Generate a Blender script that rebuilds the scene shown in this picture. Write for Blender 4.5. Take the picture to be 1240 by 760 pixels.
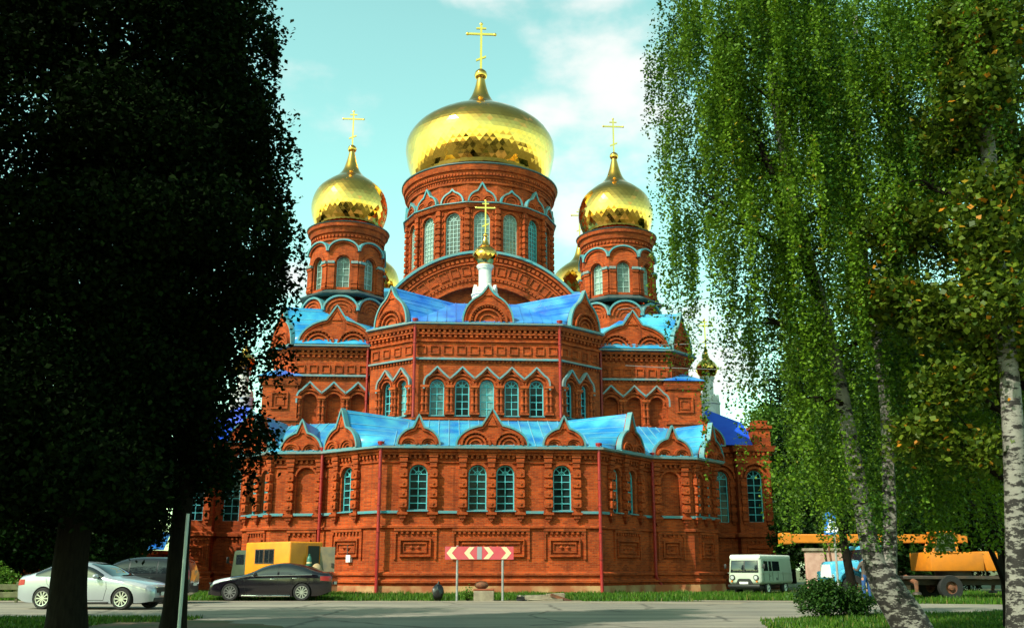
import bpy, bmesh, math, random
import numpy as np
from mathutils import Vector, Matrix, geometry
R = math.radians
random.seed(7); rng = np.random.default_rng(7)
S = bpy.context.scene
for o in list(bpy.data.objects): bpy.data.objects.remove(o)
C = S.collection

# ------------------------------------------------------------------ camera, sky, sun, exposure
CAM_H, TILT, FPX = 1.2, 14.61, 1185.0
cd = bpy.data.cameras.new('camera'); cam = bpy.data.objects.new('camera', cd); C.objects.link(cam)
cam.location = (0, 0, CAM_H); cam.rotation_euler = (R(90+TILT), 0, 0)
cd.sensor_width = 36; cd.lens = 36*FPX/1240; cd.clip_end = 3000; cd.clip_start = .1
S.camera = cam
SUN_AZ_X, SUN_AZ_Y, SUN_EL = -0.74, -0.67, 43      # where the sun stands (towards it)
w = bpy.data.worlds.new('World'); S.world = w; w.use_nodes = True
nt = w.node_tree; nt.nodes.clear()
def N(nt, t, **k):
    n = nt.nodes.new(t)
    for a, b in k.items(): setattr(n, a, b)
    return n
wo = N(nt, 'ShaderNodeOutputWorld'); bg = N(nt, 'ShaderNodeBackground'); sky = N(nt, 'ShaderNodeTexSky')
sky.sky_type = 'NISHITA'; sky.sun_disc = False; sky.sun_elevation = R(SUN_EL)
sky.sun_rotation = math.atan2(SUN_AZ_X, SUN_AZ_Y); sky.air_density = 1.0; sky.dust_density = 1.2; sky.ozone_density = 1.0
tint = N(nt, 'ShaderNodeMix', data_type='RGBA', blend_type='MULTIPLY'); tint.inputs[0].default_value = 1
tint.inputs[7].default_value = (2.9, 4.0, 2.3, 1)
tc = N(nt, 'ShaderNodeTexCoord'); mp = N(nt, 'ShaderNodeMapping'); mp.inputs['Scale'].default_value = (1.0, 1.0, 1.7)
mp.inputs['Location'].default_value = (0.32, 0.1, 0.55)
cn = N(nt, 'ShaderNodeTexNoise'); cn.inputs['Scale'].default_value = 5.5; cn.inputs['Detail'].default_value = 9; cn.inputs['Roughness'].default_value = .52
cr = N(nt, 'ShaderNodeMapRange'); cr.inputs[1].default_value = .57; cr.inputs[2].default_value = .76; cr.interpolation_type = 'SMOOTHSTEP'
cm = N(nt, 'ShaderNodeMix', data_type='RGBA'); cm.inputs[7].default_value = (8.6, 8.9, 8.6, 1)
# broken clouds stand where the masks below raise the noise: (direction, angular size, gain)
L = nt.links.new
L(tc.outputs['Generated'], mp.inputs[0]); L(mp.outputs[0], cn.inputs['Vector'])
last = cn.outputs[0]
for c_, r_, k_ in [((0.057, 0.859, 0.509), 0.17, 0.13), ((-0.048, 0.852, 0.522), 0.1, 0.1), ((-0.147, 0.892, 0.427), 0.07, 0.1), ((0.059, 0.937, 0.344), 0.055, 0.22), ((0.198, 0.96, 0.199), 0.11, 0.3), ((-0.222, 0.934, 0.282), 0.06, 0.26), ((0.137, 0.864, 0.484), 0.13, 0.15), ((0.125, 0.949, 0.29), 0.06, 0.2)]:
    vd = N(nt, 'ShaderNodeVectorMath', operation='DISTANCE'); vd.inputs[1].default_value = c_; L(tc.outputs['Generated'], vd.inputs[0])
    mr = N(nt, 'ShaderNodeMapRange'); mr.interpolation_type = 'SMOOTHSTEP'; mr.inputs[1].default_value = r_; mr.inputs[2].default_value = 0; mr.inputs[3].default_value = 0; mr.inputs[4].default_value = k_
    ad = N(nt, 'ShaderNodeMath', operation='ADD'); L(vd.outputs['Value'], mr.inputs[0]); L(last, ad.inputs[0]); L(mr.outputs[0], ad.inputs[1]); last = ad.outputs[0]
L(last, cr.inputs[0])
# the sky deepens towards the zenith
sx = N(nt, 'ShaderNodeSeparateXYZ'); zr = N(nt, 'ShaderNodeMapRange'); zr.interpolation_type = 'SMOOTHSTEP'; zr.inputs[1].default_value = .50; zr.inputs[2].default_value = .90; zr.inputs[3].default_value = 1; zr.inputs[4].default_value = .46
L(tc.outputs['Generated'], sx.inputs[0]); L(sx.outputs[2], zr.inputs[0])
zm = N(nt, 'ShaderNodeMix', data_type='RGBA', blend_type='MULTIPLY'); zm.inputs[0].default_value = 1
L(sky.outputs[0], tint.inputs[6]); L(tint.outputs[2], cm.inputs[6]); L(cr.outputs[0], cm.inputs[0])
L(cm.outputs[2], zm.inputs[6]); L(zr.outputs[0], zm.inputs[7]); L(zm.outputs[2], bg.inputs[0]); bg.inputs[1].default_value = .10; L(bg.outputs[0], wo.inputs[0])
sl = bpy.data.lights.new('sun', 'SUN'); sl.energy = 5.0; sl.angle = R(.5); sl.color = (1, .93, .80)
so = bpy.data.objects.new('sun', sl); C.objects.link(so)
sd = Vector((SUN_AZ_X, SUN_AZ_Y, 0)).normalized()*math.cos(R(SUN_EL)) + Vector((0, 0, math.sin(R(SUN_EL))))
so.rotation_euler = sd.to_track_quat('Z', 'Y').to_euler(); so.location = (-20, -20, 40)
S.view_settings.view_transform = 'Standard'; S.view_settings.look = 'None'; S.view_settings.exposure = .22; S.view_settings.gamma = 1
S.render.engine = 'CYCLES'

# ------------------------------------------------------------------ materials
def mat(name, col, rough=.7, metal=0, col2=None, scale=3, bump=0, bscale=40, spec=.5, stretch=(1, 1, 1), detail=6, lo=.35, hi=.65, coat=0):
    m = bpy.data.materials.new(name); m.use_nodes = True; t = m.node_tree; b = t.nodes['Principled BSDF']
    b.inputs['Roughness'].default_value = rough; b.inputs['Metallic'].default_value = metal
    b.inputs['Base Color'].default_value = (*col, 1); b.inputs['Specular IOR Level'].default_value = spec
    if coat: b.inputs['Coat Weight'].default_value = coat; b.inputs['Coat Roughness'].default_value = .04
    c = N(t, 'ShaderNodeTexCoord')
    if col2:
        mp = N(t, 'ShaderNodeMapping'); mp.inputs['Scale'].default_value = stretch
        n = N(t, 'ShaderNodeTexNoise'); n.inputs['Scale'].default_value = scale; n.inputs['Detail'].default_value = detail
        r = N(t, 'ShaderNodeMapRange'); r.inputs[1].default_value = lo; r.inputs[2].default_value = hi
        x = N(t, 'ShaderNodeMix', data_type='RGBA'); x.inputs[6].default_value = (*col, 1); x.inputs[7].default_value = (*col2, 1)
        t.links.new(c.outputs['Object'], mp.inputs[0]); t.links.new(mp.outputs[0], n.inputs['Vector']); t.links.new(n.outputs[0], r.inputs[0]); t.links.new(r.outputs[0], x.inputs[0])
        t.links.new(x.outputs[2], b.inputs['Base Color'])
    if bump:
        n = N(t, 'ShaderNodeTexNoise'); n.inputs['Scale'].default_value = bscale; n.inputs['Detail'].default_value = 4
        u = N(t, 'ShaderNodeBump'); u.inputs['Strength'].default_value = bump; u.inputs['Distance'].default_value = .02
        t.links.new(c.outputs['Object'], n.inputs['Vector']); t.links.new(n.outputs[0], u.inputs['Height']); t.links.new(u.outputs[0], b.inputs['Normal'])
    return m

def brick_mat(name, c1, c2, mortar, dirt):
    m = bpy.data.materials.new(name); m.use_nodes = True; t = m.node_tree; b = t.nodes['Principled BSDF']; l = t.links.new
    b.inputs['Roughness'].default_value = .88; b.inputs['Specular IOR Level'].default_value = .2
    c = N(t, 'ShaderNodeTexCoord'); s = N(t, 'ShaderNodeSeparateXYZ'); l(c.outputs['Object'], s.inputs[0])
    a = N(t, 'ShaderNodeMath', operation='MULTIPLY_ADD'); a.inputs[1].default_value = .37; l(s.outputs[1], a.inputs[0]); l(s.outputs[0], a.inputs[2])
    v = N(t, 'ShaderNodeCombineXYZ'); l(a.outputs[0], v.inputs[0]); l(s.outputs[2], v.inputs[1])
    k = N(t, 'ShaderNodeTexBrick'); l(v.outputs[0], k.inputs['Vector']); k.inputs['Scale'].default_value = 1
    k.inputs['Brick Width'].default_value = .27; k.inputs['Row Height'].default_value = .085; k.inputs['Mortar Size'].default_value = .009
    k.inputs['Color1'].default_value = (*c1, 1); k.inputs['Color2'].default_value = (*c2, 1); k.inputs['Mortar'].default_value = (*mortar, 1); k.inputs['Bias'].default_value = 0
    # worn patches, soot and rain streaks
    n = N(t, 'ShaderNodeTexNoise'); n.inputs['Scale'].default_value = .9; n.inputs['Detail'].default_value = 8; n.inputs['Roughness'].default_value = .65; l(c.outputs['Object'], n.inputs['Vector'])
    r = N(t, 'ShaderNodeMapRange'); r.inputs[1].default_value = .42; r.inputs[2].default_value = .75; r.inputs[4].default_value = .75; l(n.outputs[0], r.inputs[0])
    x = N(t, 'ShaderNodeMix', data_type='RGBA'); l(r.outputs[0], x.inputs[0]); l(k.outputs[0], x.inputs[6]); x.inputs[7].default_value = (*dirt, 1)
    mp = N(t, 'ShaderNodeMapping'); mp.inputs['Scale'].default_value = (2.2, 2.2, .22); l(c.outputs['Object'], mp.inputs[0])
    n2 = N(t, 'ShaderNodeTexNoise'); n2.inputs['Scale'].default_value = 1.4; n2.inputs['Detail'].default_value = 5; l(mp.outputs[0], n2.inputs['Vector'])
    r2 = N(t, 'ShaderNodeMapRange'); r2.inputs[1].default_value = .56; r2.inputs[2].default_value = .75; r2.inputs[4].default_value = .55; l(n2.outputs[0], r2.inputs[0])
    x2 = N(t, 'ShaderNodeMix', data_type='RGBA'); l(r2.outputs[0], x2.inputs[0]); l(x.outputs[2], x2.inputs[6]); x2.inputs[7].default_value = (dirt[0]*.6, dirt[1]*.8, dirt[2], 1)
    l(x2.outputs[2], b.inputs['Base Color'])
    u = N(t, 'ShaderNodeBump'); u.inputs['Strength'].default_value = .5; u.inputs['Distance'].default_value = .012; l(k.outputs['Fac'], u.inputs['Height']); u.invert = True
    l(u.outputs[0], b.inputs['Normal'])
    return m

def metal_roof(name, col, col2):
    m = mat(name, col, rough=.34, col2=col2, scale=.8, detail=7, spec=.5); t = m.node_tree; b = t.nodes['Principled BSDF']
    c = N(t, 'ShaderNodeTexCoord'); n = N(t, 'ShaderNodeTexNoise'); n.inputs['Scale'].default_value = 1.1
    u = N(t, 'ShaderNodeBump'); u.inputs['Strength'].default_value = .35; u.inputs['Distance'].default_value = .12
    t.links.new(c.outputs['Object'], n.inputs['Vector']); t.links.new(n.outputs[0], u.inputs['Height']); t.links.new(u.outputs[0], b.inputs['Normal'])
    return m

def leaf_mat(name, dark, light, tip=None, trans=.35, rough=.5, spec=.2):
    m = bpy.data.materials.new(name); m.use_nodes = True; t = m.node_tree; l = t.links.new; b = t.nodes['Principled BSDF']
    a = N(t, 'ShaderNodeAttribute'); a.attribute_name = 'hue'
    r = N(t, 'ShaderNodeValToRGB'); l(a.outputs['Fac'], r.inputs[0])
    r.color_ramp.elements[0].color = (*dark, 1); r.color_ramp.elements[1].color = (*light, 1)
    if tip:
        r.color_ramp.elements[1].position = .91; e = r.color_ramp.elements.new(.975); e.color = (*tip, 1)
    b.inputs['Roughness'].default_value = rough; b.inputs['Specular IOR Level'].default_value = spec
    l(r.outputs[0], b.inputs['Base Color'])
    tr = N(t, 'ShaderNodeBsdfTranslucent'); l(r.outputs[0], tr.inputs[0]); mx = N(t, 'ShaderNodeMixShader'); mx.inputs[0].default_value = trans
    l(b.outputs[0], mx.inputs[1]); l(tr.outputs[0], mx.inputs[2]); l(mx.outputs[0], t.nodes['Material Output'].inputs[0])
    return m

def birch_bark():
    m = bpy.data.materials.new('birch_bark'); m.use_nodes = True; t = m.node_tree; b = t.nodes['Principled BSDF']; l = t.links.new
    c = N(t, 'ShaderNodeTexCoord'); mp = N(t, 'ShaderNodeMapping'); mp.inputs['Scale'].default_value = (3.2, 3.2, 7.5); l(c.outputs['Object'], mp.inputs[0])
    n = N(t, 'ShaderNodeTexNoise'); n.inputs['Scale'].default_value = 1.6; n.inputs['Detail'].default_value = 6; n.inputs['Roughness'].default_value = .7; l(mp.outputs[0], n.inputs['Vector'])
    s = N(t, 'ShaderNodeSeparateXYZ'); l(c.outputs['Object'], s.inputs[0])
    # the foot of an old birch is far darker and more cracked than the stem higher up
    h = N(t, 'ShaderNodeMapRange'); h.inputs[1].default_value = 0; h.inputs[2].default_value = 5; h.inputs[3].default_value = .04; h.inputs[4].default_value = -.07; l(s.outputs[2], h.inputs[0])
    ad = N(t, 'ShaderNodeMath', operation='ADD'); l(n.outputs[0], ad.inputs[0]); l(h.outputs[0], ad.inputs[1])
    r = N(t, 'ShaderNodeValToRGB'); l(ad.outputs[0], r.inputs[0]); e = r.color_ramp.elements
    e[0].position = .475; e[0].color = (.30, .285, .25, 1); e[1].position = .53; e[1].color = (.018, .014, .012, 1)
    n2 = N(t, 'ShaderNodeTexNoise'); n2.inputs['Scale'].default_value = 5; l(c.outputs['Object'], n2.inputs['Vector'])
    x = N(t, 'ShaderNodeMix', data_type='RGBA', blend_type='MULTIPLY'); x.inputs[0].default_value = .6; l(r.outputs[0], x.inputs[6]); l(n2.outputs[0], x.inputs[7])
    l(x.outputs[2], b.inputs['Base Color']); b.inputs['Roughness'].default_value = .8
    u = N(t, 'ShaderNodeBump'); u.inputs['Strength'].default_value = .7; u.inputs['Distance'].default_value = .03; l(n.outputs[0], u.inputs['Height']); l(u.outputs[0], b.inputs['Normal'])
    return m

def glass_mat(name, col, rough=.06, spec=.5, col2=None):
    return mat(name, col, rough=rough, spec=spec, col2=col2, scale=1.5, bump=.06, bscale=3)

M = {}
M['brick'] = brick_mat('brick', (.52, .072, .010), (.26, .031, .005), (.32, .11, .04), (.10, .018, .006))
M['plaster'] = mat('foundation_plaster', (.42, .25, .11), .9, col2=(.30, .085, .03), scale=.9, lo=.42, hi=.6, bump=.3)
M['trim'] = mat('weathered_blue_trim', (.035, .26, .33), .45, col2=(.13, .22, .22), scale=2.5)
M['band'] = mat('grey_blue_flashing', (.08, .25, .30), .5, col2=(.20, .19, .17), scale=2)
M['roof_cyan'] = metal_roof('lower_roof_paint_and_sky', (.010, .17, .48), (.06, .38, .54))  # sky reflection is put into the cyan tone, beside real fading
M['roof_blue'] = metal_roof('upper_roof_paint_and_sky', (.008, .11, .52), (.05, .27, .58))  # pale second colour carries sky reflection as well as faded paint
M['roof_deep'] = metal_roof('annex_roof_paint', (.010, .06, .60), (.015, .09, .66))
M['seam'] = mat('seam_highlight_paint', (.16, .40, .52), .45)  # pale highlight along the seams is put into this colour
M['dark_roof'] = mat('drum_skirt_metal', (.035, .06, .065), .4, col2=(.06, .10, .10))
M['frame'] = mat('window_frame_paint', (.09, .46, .52), .5)
M['frame_pale'] = mat('pale_window_frame', (.30, .46, .44), .5)
M['glass'] = glass_mat('dark_window_glass', (.004, .008, .009), .08, .22, col2=(.018, .035, .035))
M['glass_pale'] = glass_mat('sky_reflection_glass', (.16, .30, .30), .15, .5, col2=(.05, .12, .13))  # sky reflection is put into this pale glass colour
M['glass_drum'] = glass_mat('drum_window_glass', (.24, .33, .28), .2, .5, col2=(.12, .17, .15))  # drum panes too have the reflected sky in their colour
for _g in ('glass', 'glass_pale', 'glass_drum'):                      # no two panes are the same
    _t = M[_g].node_tree; _b = _t.nodes['Principled BSDF']; _src = _b.inputs['Base Color'].links[0].from_socket; _o = N(_t, 'ShaderNodeObjectInfo'); _r = N(_t, 'ShaderNodeMapRange'); _r.inputs[3].default_value = .35; _r.inputs[4].default_value = 1.5; _t.links.new(_o.outputs['Random'], _r.inputs[0])
    _x = N(_t, 'ShaderNodeMix', data_type='RGBA', blend_type='MULTIPLY'); _x.inputs[0].default_value = 1; _t.links.new(_src, _x.inputs[6]); _t.links.new(_r.outputs[0], _x.inputs[7]); _t.links.new(_x.outputs[2], _b.inputs['Base Color'])
M['pipe'] = mat('red_downpipe_paint', (.34, .012, .012), .4, col2=(.24, .012, .01), scale=4)
M['gold'] = mat('gilded_sheet', (1.0, .55, .13), .09, 1, col2=(.94, .47, .10), scale=1.2)
M['gold_cross'] = mat('gilded_cross', (.98, .62, .13), .3, 1)
M['white'] = mat('white_render', (.72, .72, .68), .7, col2=(.55, .56, .53))
M['asphalt'] = mat('road_asphalt', (.19, .175, .145), .9, col2=(.25, .225, .175), scale=.5, bump=.3, bscale=60, detail=10)
_m = M['asphalt']; _t = _m.node_tree; _b = _t.nodes['Principled BSDF']; _src = _b.inputs['Base Color'].links[0].from_socket
_c = N(_t, 'ShaderNodeTexCoord'); _v = N(_t, 'ShaderNodeTexVoronoi', feature='DISTANCE_TO_EDGE'); _v.inputs['Scale'].default_value = .33
_n = N(_t, 'ShaderNodeTexNoise'); _n.inputs['Scale'].default_value = 1.1; _n.inputs['Detail'].default_value = 6
_mx = N(_t, 'ShaderNodeMix', data_type='RGBA'); _mx.inputs[0].default_value = .35; _t.links.new(_c.outputs['Object'], _mx.inputs[6]); _t.links.new(_c.outputs['Object'], _n.inputs['Vector']); _t.links.new(_n.outputs['Color'], _mx.inputs[7])
_t.links.new(_mx.outputs[2], _v.inputs['Vector']); _r = N(_t, 'ShaderNodeMapRange'); _r.inputs[1].default_value = .004; _r.inputs[2].default_value = .018; _r.inputs[3].default_value = .45; _r.inputs[4].default_value = 1; _t.links.new(_v.outputs['Distance'], _r.inputs[0])
_p = N(_t, 'ShaderNodeMapping'); _p.inputs['Scale'].default_value = (.06, .9, 1); _t.links.new(_c.outputs['Object'], _p.inputs[0]); _n2 = N(_t, 'ShaderNodeTexNoise'); _n2.inputs['Scale'].default_value = 1.0; _n2.inputs['Detail'].default_value = 7; _t.links.new(_p.outputs[0], _n2.inputs['Vector'])
_r2 = N(_t, 'ShaderNodeMapRange'); _r2.inputs[1].default_value = .35; _r2.inputs[2].default_value = .65; _r2.inputs[3].default_value = .72; _r2.inputs[4].default_value = 1.18; _t.links.new(_n2.outputs[0], _r2.inputs[0])
_k = N(_t, 'ShaderNodeMath', operation='MULTIPLY'); _t.links.new(_r.outputs[0], _k.inputs[0]); _t.links.new(_r2.outputs[0], _k.inputs[1])
_y = N(_t, 'ShaderNodeMix', data_type='RGBA', blend_type='MULTIPLY'); _y.inputs[0].default_value = 1; _t.links.new(_src, _y.inputs[6]); _t.links.new(_k.outputs[0], _y.inputs[7]); _t.links.new(_y.outputs[2], _b.inputs['Base Color'])
M['sand'] = mat('road_dust', (.27, .225, .165), .95, col2=(.20, .17, .13), scale=.9, bump=.4, bscale=30)
M['soil'] = mat('verge_soil', (.06, .095, .016), .95, col2=(.10, .075, .035), scale=.7, bump=.5, bscale=15)
M['earth'] = mat('bare_earth', (.14, .085, .045), .95, col2=(.06, .075, .02), scale=.8, lo=.45, hi=.6, bump=.5, bscale=15)
M['kerb'] = mat('kerb_stone', (.30, .28, .24), .9, col2=(.18, .17, .15), scale=2)
M['grass'] = leaf_mat('grass_blades', (.02, .075, .006), (.085, .19, .012), (.20, .17, .05), trans=.3)
M['birch_leaf'] = leaf_mat('birch_leaves', (.012, .055, .005), (.17, .30, .014), (.34, .27, .02), trans=.27)
M['shaded_linden_leaf'] = leaf_mat('shaded_linden_leaves', (.002, .005, .002), (.010, .022, .004), trans=.10, rough=.8, spec=.03)  # shade of the crowns is put into these near-black leaf colours
M['maple_leaf'] = leaf_mat('maple_leaves', (.03, .065, .006), (.13, .18, .012), (.48, .19, .014), trans=.3)
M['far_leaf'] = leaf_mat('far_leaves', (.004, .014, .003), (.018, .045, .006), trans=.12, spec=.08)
M['lit_leaf'] = leaf_mat('lit_far_leaves', (.05, .13, .012), (.15, .27, .03), trans=.3)  # brighter copy of the far leaves, sunlight put into its colour
M['bush_leaf'] = leaf_mat('bush_leaves', (.012, .045, .008), (.05, .12, .015), trans=.25)
M['birch'] = birch_bark()
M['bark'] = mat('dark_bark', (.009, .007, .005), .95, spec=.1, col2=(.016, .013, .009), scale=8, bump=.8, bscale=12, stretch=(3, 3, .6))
M['tyre'] = mat('tyre_rubber', (.012, .012, .012), .8)
M['alloy'] = mat('alloy_rim', (.62, .62, .62), .28, .85)
M['black'] = mat('black_plastic', (.01, .01, .011), .5)
M['car_glass'] = mat('car_glass', (.010, .014, .018), .03, spec=.9)
M['silver'] = mat('silver_paint', (.44, .48, .53), .28, .45, coat=.9)
M['black_paint'] = mat('black_purple_paint', (.007, .005, .009), .15, 0, coat=.7)
M['suv_paint'] = mat('dark_grey_paint', (.014, .017, .022), .3, .2, coat=.6)
M['chrome'] = mat('chrome', (.75, .75, .75), .12, 1)
M['lamp'] = mat('lamp_glass', (.55, .58, .60), .08, .3, spec=.8)
M['red_lamp'] = mat('red_lamp_glass', (.35, .01, .02), .12)
M['amber'] = mat('amber_lamp', (.6, .16, .01), .2)
M['plate'] = mat('number_plate', (.7, .7, .68), .5)
M['mint'] = mat('mint_van_paint', (.44, .50, .40), .45, col2=(.37, .43, .34), scale=1.2)
M['cream'] = mat('cream_roof_paint', (.70, .72, .64), .45)
M['yellow'] = mat('yellow_truck_paint', (.78, .27, .008), .5, col2=(.68, .21, .008), scale=1.5)
M['khaki'] = mat('khaki_cab_paint', (.035, .05, .028), .5, col2=(.05, .065, .04), scale=2)
M['crane_yellow'] = mat('crane_paint', (.66, .20, .008), .5, col2=(.55, .17, .012), scale=3)
M['truck_blue'] = mat('truck_blue_paint', (.06, .36, .58), .4, col2=(.09, .42, .60), scale=2)
M['steel'] = mat('dark_steel', (.035, .03, .028), .6, col2=(.07, .045, .03), scale=4)
M['rust'] = mat('rusty_steel', (.20, .07, .03), .8, col2=(.10, .045, .025), scale=5)
M['post'] = mat('grey_post_paint', (.32, .33, .32), .5, col2=(.22, .22, .21), scale=4)
M['sign_red'] = mat('sign_red_sheet', (.60, .07, .10), .4, col2=(.58, .10, .12), scale=2.5)
M['sign_cream'] = mat('sign_cream_sheet', (.72, .62, .38), .45)
M['sign_grey'] = mat('sign_grey_tape', (.30, .31, .34), .5)
M['sign_blue'] = mat('sign_blue_sheet', (.015, .15, .55), .4)
M['sign_white'] = mat('sign_white_sheet', (.75, .78, .78), .4)
M['concrete'] = mat('concrete', (.34, .29, .21), .9, col2=(.22, .18, .13), scale=3, bump=.5)
M['redcap'] = mat('red_brick_slab', (.28, .07, .03), .9)
M['bag'] = mat('black_bag', (.008, .008, .010), .28, bump=.6, bscale=8)
M['sack'] = mat('beige_sack', (.33, .23, .12), .9, col2=(.40, .30, .18), scale=4, bump=.4, bscale=10)
M['green_bottle'] = mat('green_cylinder_paint', (.03, .16, .12), .4)
M['grey_door'] = mat('worn_grey_door', (.28, .22, .13), .7, col2=(.18, .16, .12), scale=3)
M['pole'] = mat('grey_metal_pole', (.42, .47, .47), .4, .3)
M['wood'] = mat('weathered_wood', (.10, .10, .05), .9, col2=(.16, .17, .08), scale=4)
M['skin'] = mat('skin', (.45, .22, .14), .6)
M['shirt'] = mat('taupe_jacket', (.085, .065, .055), .9)
M['jeans'] = mat('blue_jeans', (.02, .07, .22), .9)
M['hair'] = mat('brown_hair', (.03, .018, .01), .7)
M['pink'] = mat('pink_render', (.55, .34, .28), .8, col2=(.45, .25, .2))
M['cable'] = mat('cable_rubber', (.12, .12, .12), .6)

# ------------------------------------------------------------------ mesh helpers
class Frame:
    """A wall face: origin o, direction u along the wall (left to right seen from outside), outward normal n."""
    def __init__(s, p, q=None, z=0, U=None):
        s.o = Vector((p[0], p[1], z))
        if q is not None:
            d = Vector((q[0]-p[0], q[1]-p[1], 0)); s.len = d.length; s.U = d.normalized()
        else: s.U = Vector(U); s.len = 0
        s.n = s.U.cross(Vector((0, 0, 1)))
        s.rot = math.atan2(s.U.y, s.U.x)
    def p(s, u, v, w=0): return s.o + s.U*u + s.n*w + Vector((0, 0, v))
F0 = Frame((0, 0), (1, 0))

class MB:
    def __init__(s): s.v = []; s.f = []; s.m = []; s.mats = []; s.sm = []
    def mi(s, m):
        if m not in s.mats: s.mats.append(m)
        return s.mats.index(m)
    def add(s, pts, faces, m, smooth=False):
        b = len(s.v); s.v += [tuple(p) for p in pts]; k = s.mi(m)
        for f in faces: s.f.append([b+i for i in f]); s.m.append(k); s.sm.append(smooth)
    def box(s, F, u0, u1, v0, v1, w0, w1, m):
        P = [F.p(u, v, w) for w in (w0, w1) for v in (v0, v1) for u in (u0, u1)]
        s.add(P, [(4, 5, 7, 6), (1, 0, 2, 3), (0, 4, 6, 2), (5, 1, 3, 7), (6, 7, 3, 2), (0, 1, 5, 4)], m)
    def prism(s, F, pts, w0, w1, m, back=True):
        n = len(pts); P = [F.p(u, v, w1) for u, v in pts] + [F.p(u, v, w0) for u, v in pts]
        tri = geometry.tessellate_polygon([[Vector((u, v, 0)) for u, v in pts]])
        f = [tuple(t) for t in tri]
        if back: f += [tuple(n+i for i in reversed(t)) for t in tri]
        f += [(i, n+i, n+(i+1) % n, (i+1) % n) for i in range(n)]
        s.add(P, f, m)
    def panel(s, F, outer, holes, m, depth=.3, w=0):
        loops = [outer]+holes; flat = [p for l in loops for p in l]
        tri = geometry.tessellate_polygon([[Vector((u, v, 0)) for u, v in l] for l in loops])
        s.add([F.p(u, v, w) for u, v in flat], [tuple(t) for t in tri], m)
        for h in holes:
            n = len(h); s.add([F.p(u, v, w) for u, v in h]+[F.p(u, v, w-depth) for u, v in h], [(i, (i+1) % n, n+(i+1) % n, n+i) for i in range(n)], m)
    def ribbon(s, F, path, t0, t1, w0, w1, m, closed=False):
        """strip following a path in the wall plane, from offset t0 to t1 on its left, standing from w0 to w1"""
        n = len(path); A = []; B = []
        for i in range(n):
            a = path[i-1] if (i > 0 or closed) else path[i]; b = path[(i+1) % n] if (i < n-1 or closed) else path[i]
            d = Vector((b[0]-a[0], b[1]-a[1]));  d = d.normalized() if d.length > 1e-9 else Vector((1, 0)); nn = Vector((-d.y, d.x))
            c = Vector(path[i]); A.append(c+nn*t0); B.append(c+nn*t1)
        P = [F.p(*a, w1) for a in A]+[F.p(*b, w1) for b in B]+[F.p(*a, w0) for a in A]+[F.p(*b, w0) for b in B]
        f = []
        for i in range(n if closed else n-1):
            j = (i+1) % n
            f += [(i, j, n+j, n+i), (2*n+i, 2*n+j, j, i), (n+i, n+j, 3*n+j, 3*n+i)]
        if not closed: f += [(0, n, 3*n, 2*n), (n-1, 3*n-1, 4*n-1, 2*n-1)]
        s.add(P, f, m)
    def sweep(s, line, prof, m, closed=False, z=0):
        """moulding: a profile [(w outward, v up)] swept along a plan polyline with mitred corners"""
        n = len(line); k = len(prof); P = []
        for i in range(n):
            a = line[i-1] if (i > 0 or closed) else None; b = line[(i+1) % n] if (i < n-1 or closed) else None
            c = Vector(line[i]); d1 = (c-Vector(a)).normalized() if a is not None else None; d2 = (Vector(b)-c).normalized() if b is not None else None
            if d1 is None: d1 = d2
            if d2 is None: d2 = d1
            n1 = Vector((d1.y, -d1.x)); n2 = Vector((d2.y, -d2.x)); mt = (n1+n2)/(1+n1.dot(n2))
            P += [(c.x+mt.x*w_, c.y+mt.y*w_, z+v) for w_, v in prof]
        f = []
        for i in range(n if closed else n-1):
            j = (i+1) % n
            f += [(i*k+q, j*k+q, j*k+(q+1) % k, i*k+(q+1) % k) for q in range(k)]
        if not closed: f += [tuple(range(k)), tuple(reversed(range((n-1)*k, n*k)))]
        s.add(P, f, m)
    def lathe(s, c, prof, n, m, smooth=True, a0=0, a1=2*math.pi):
        full = abs(a1-a0-2*math.pi) < 1e-6; k = len(prof); cols = n if full else n+1; P = []
        for i in range(cols):
            a = a0+(a1-a0)*i/n
            P += [(c[0]+r*math.cos(a), c[1]+r*math.sin(a), c[2]+z) for r, z in prof]
        f = []
        for i in range(n):
            j = (i+1) % cols
            f += [(i*k+q, j*k+q, j*k+q+1, i*k+q+1) for q in range(k-1)]
        s.add(P, f, m, smooth)
    def tube(s, pts, rad, n, m, smooth=True, cap=True):
        pts = [Vector(p) for p in pts]; P = []; k = len(pts)
        if not hasattr(rad, '__len__'): rad = [rad]*k
        up = Vector((0, 0, 1)); X = None
        for i, p in enumerate(pts):
            d = (pts[min(i+1, k-1)]-pts[max(i-1, 0)]).normalized()
            if X is None:
                X = d.cross(up) if abs(d.z) < .95 else d.cross(Vector((0, 1, 0)))
            X = (X-d*X.dot(d)).normalized(); Y = d.cross(X)
            P += [p+(X*math.cos(2*math.pi*j/n)+Y*math.sin(2*math.pi*j/n))*rad[i] for j in range(n)]
        f = [(i*n+j, i*n+(j+1) % n, (i+1)*n+(j+1) % n, (i+1)*n+j) for i in range(k-1) for j in range(n)]
        if cap: f += [tuple(reversed(range(n))), tuple(range((k-1)*n, k*n))]
        s.add(P, f, m, smooth)
    def ell(s, c, r, m, nu=14, nv=9, rot=None):
        P = []; f = []
        for i in range(nv+1):
            t = math.pi*i/nv
            for j in range(nu):
                a = 2*math.pi*j/nu; q = Vector((r[0]*math.sin(t)*math.cos(a), r[1]*math.sin(t)*math.sin(a), r[2]*math.cos(t)))
                if rot: q = rot @ q
                P.append(Vector(c)+q)
        for i in range(nv):
            for j in range(nu): f.append((i*nu+j, (i+1)*nu+j, (i+1)*nu+(j+1) % nu, i*nu+(j+1) % nu))
        s.add(P, f, m, True)
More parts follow.
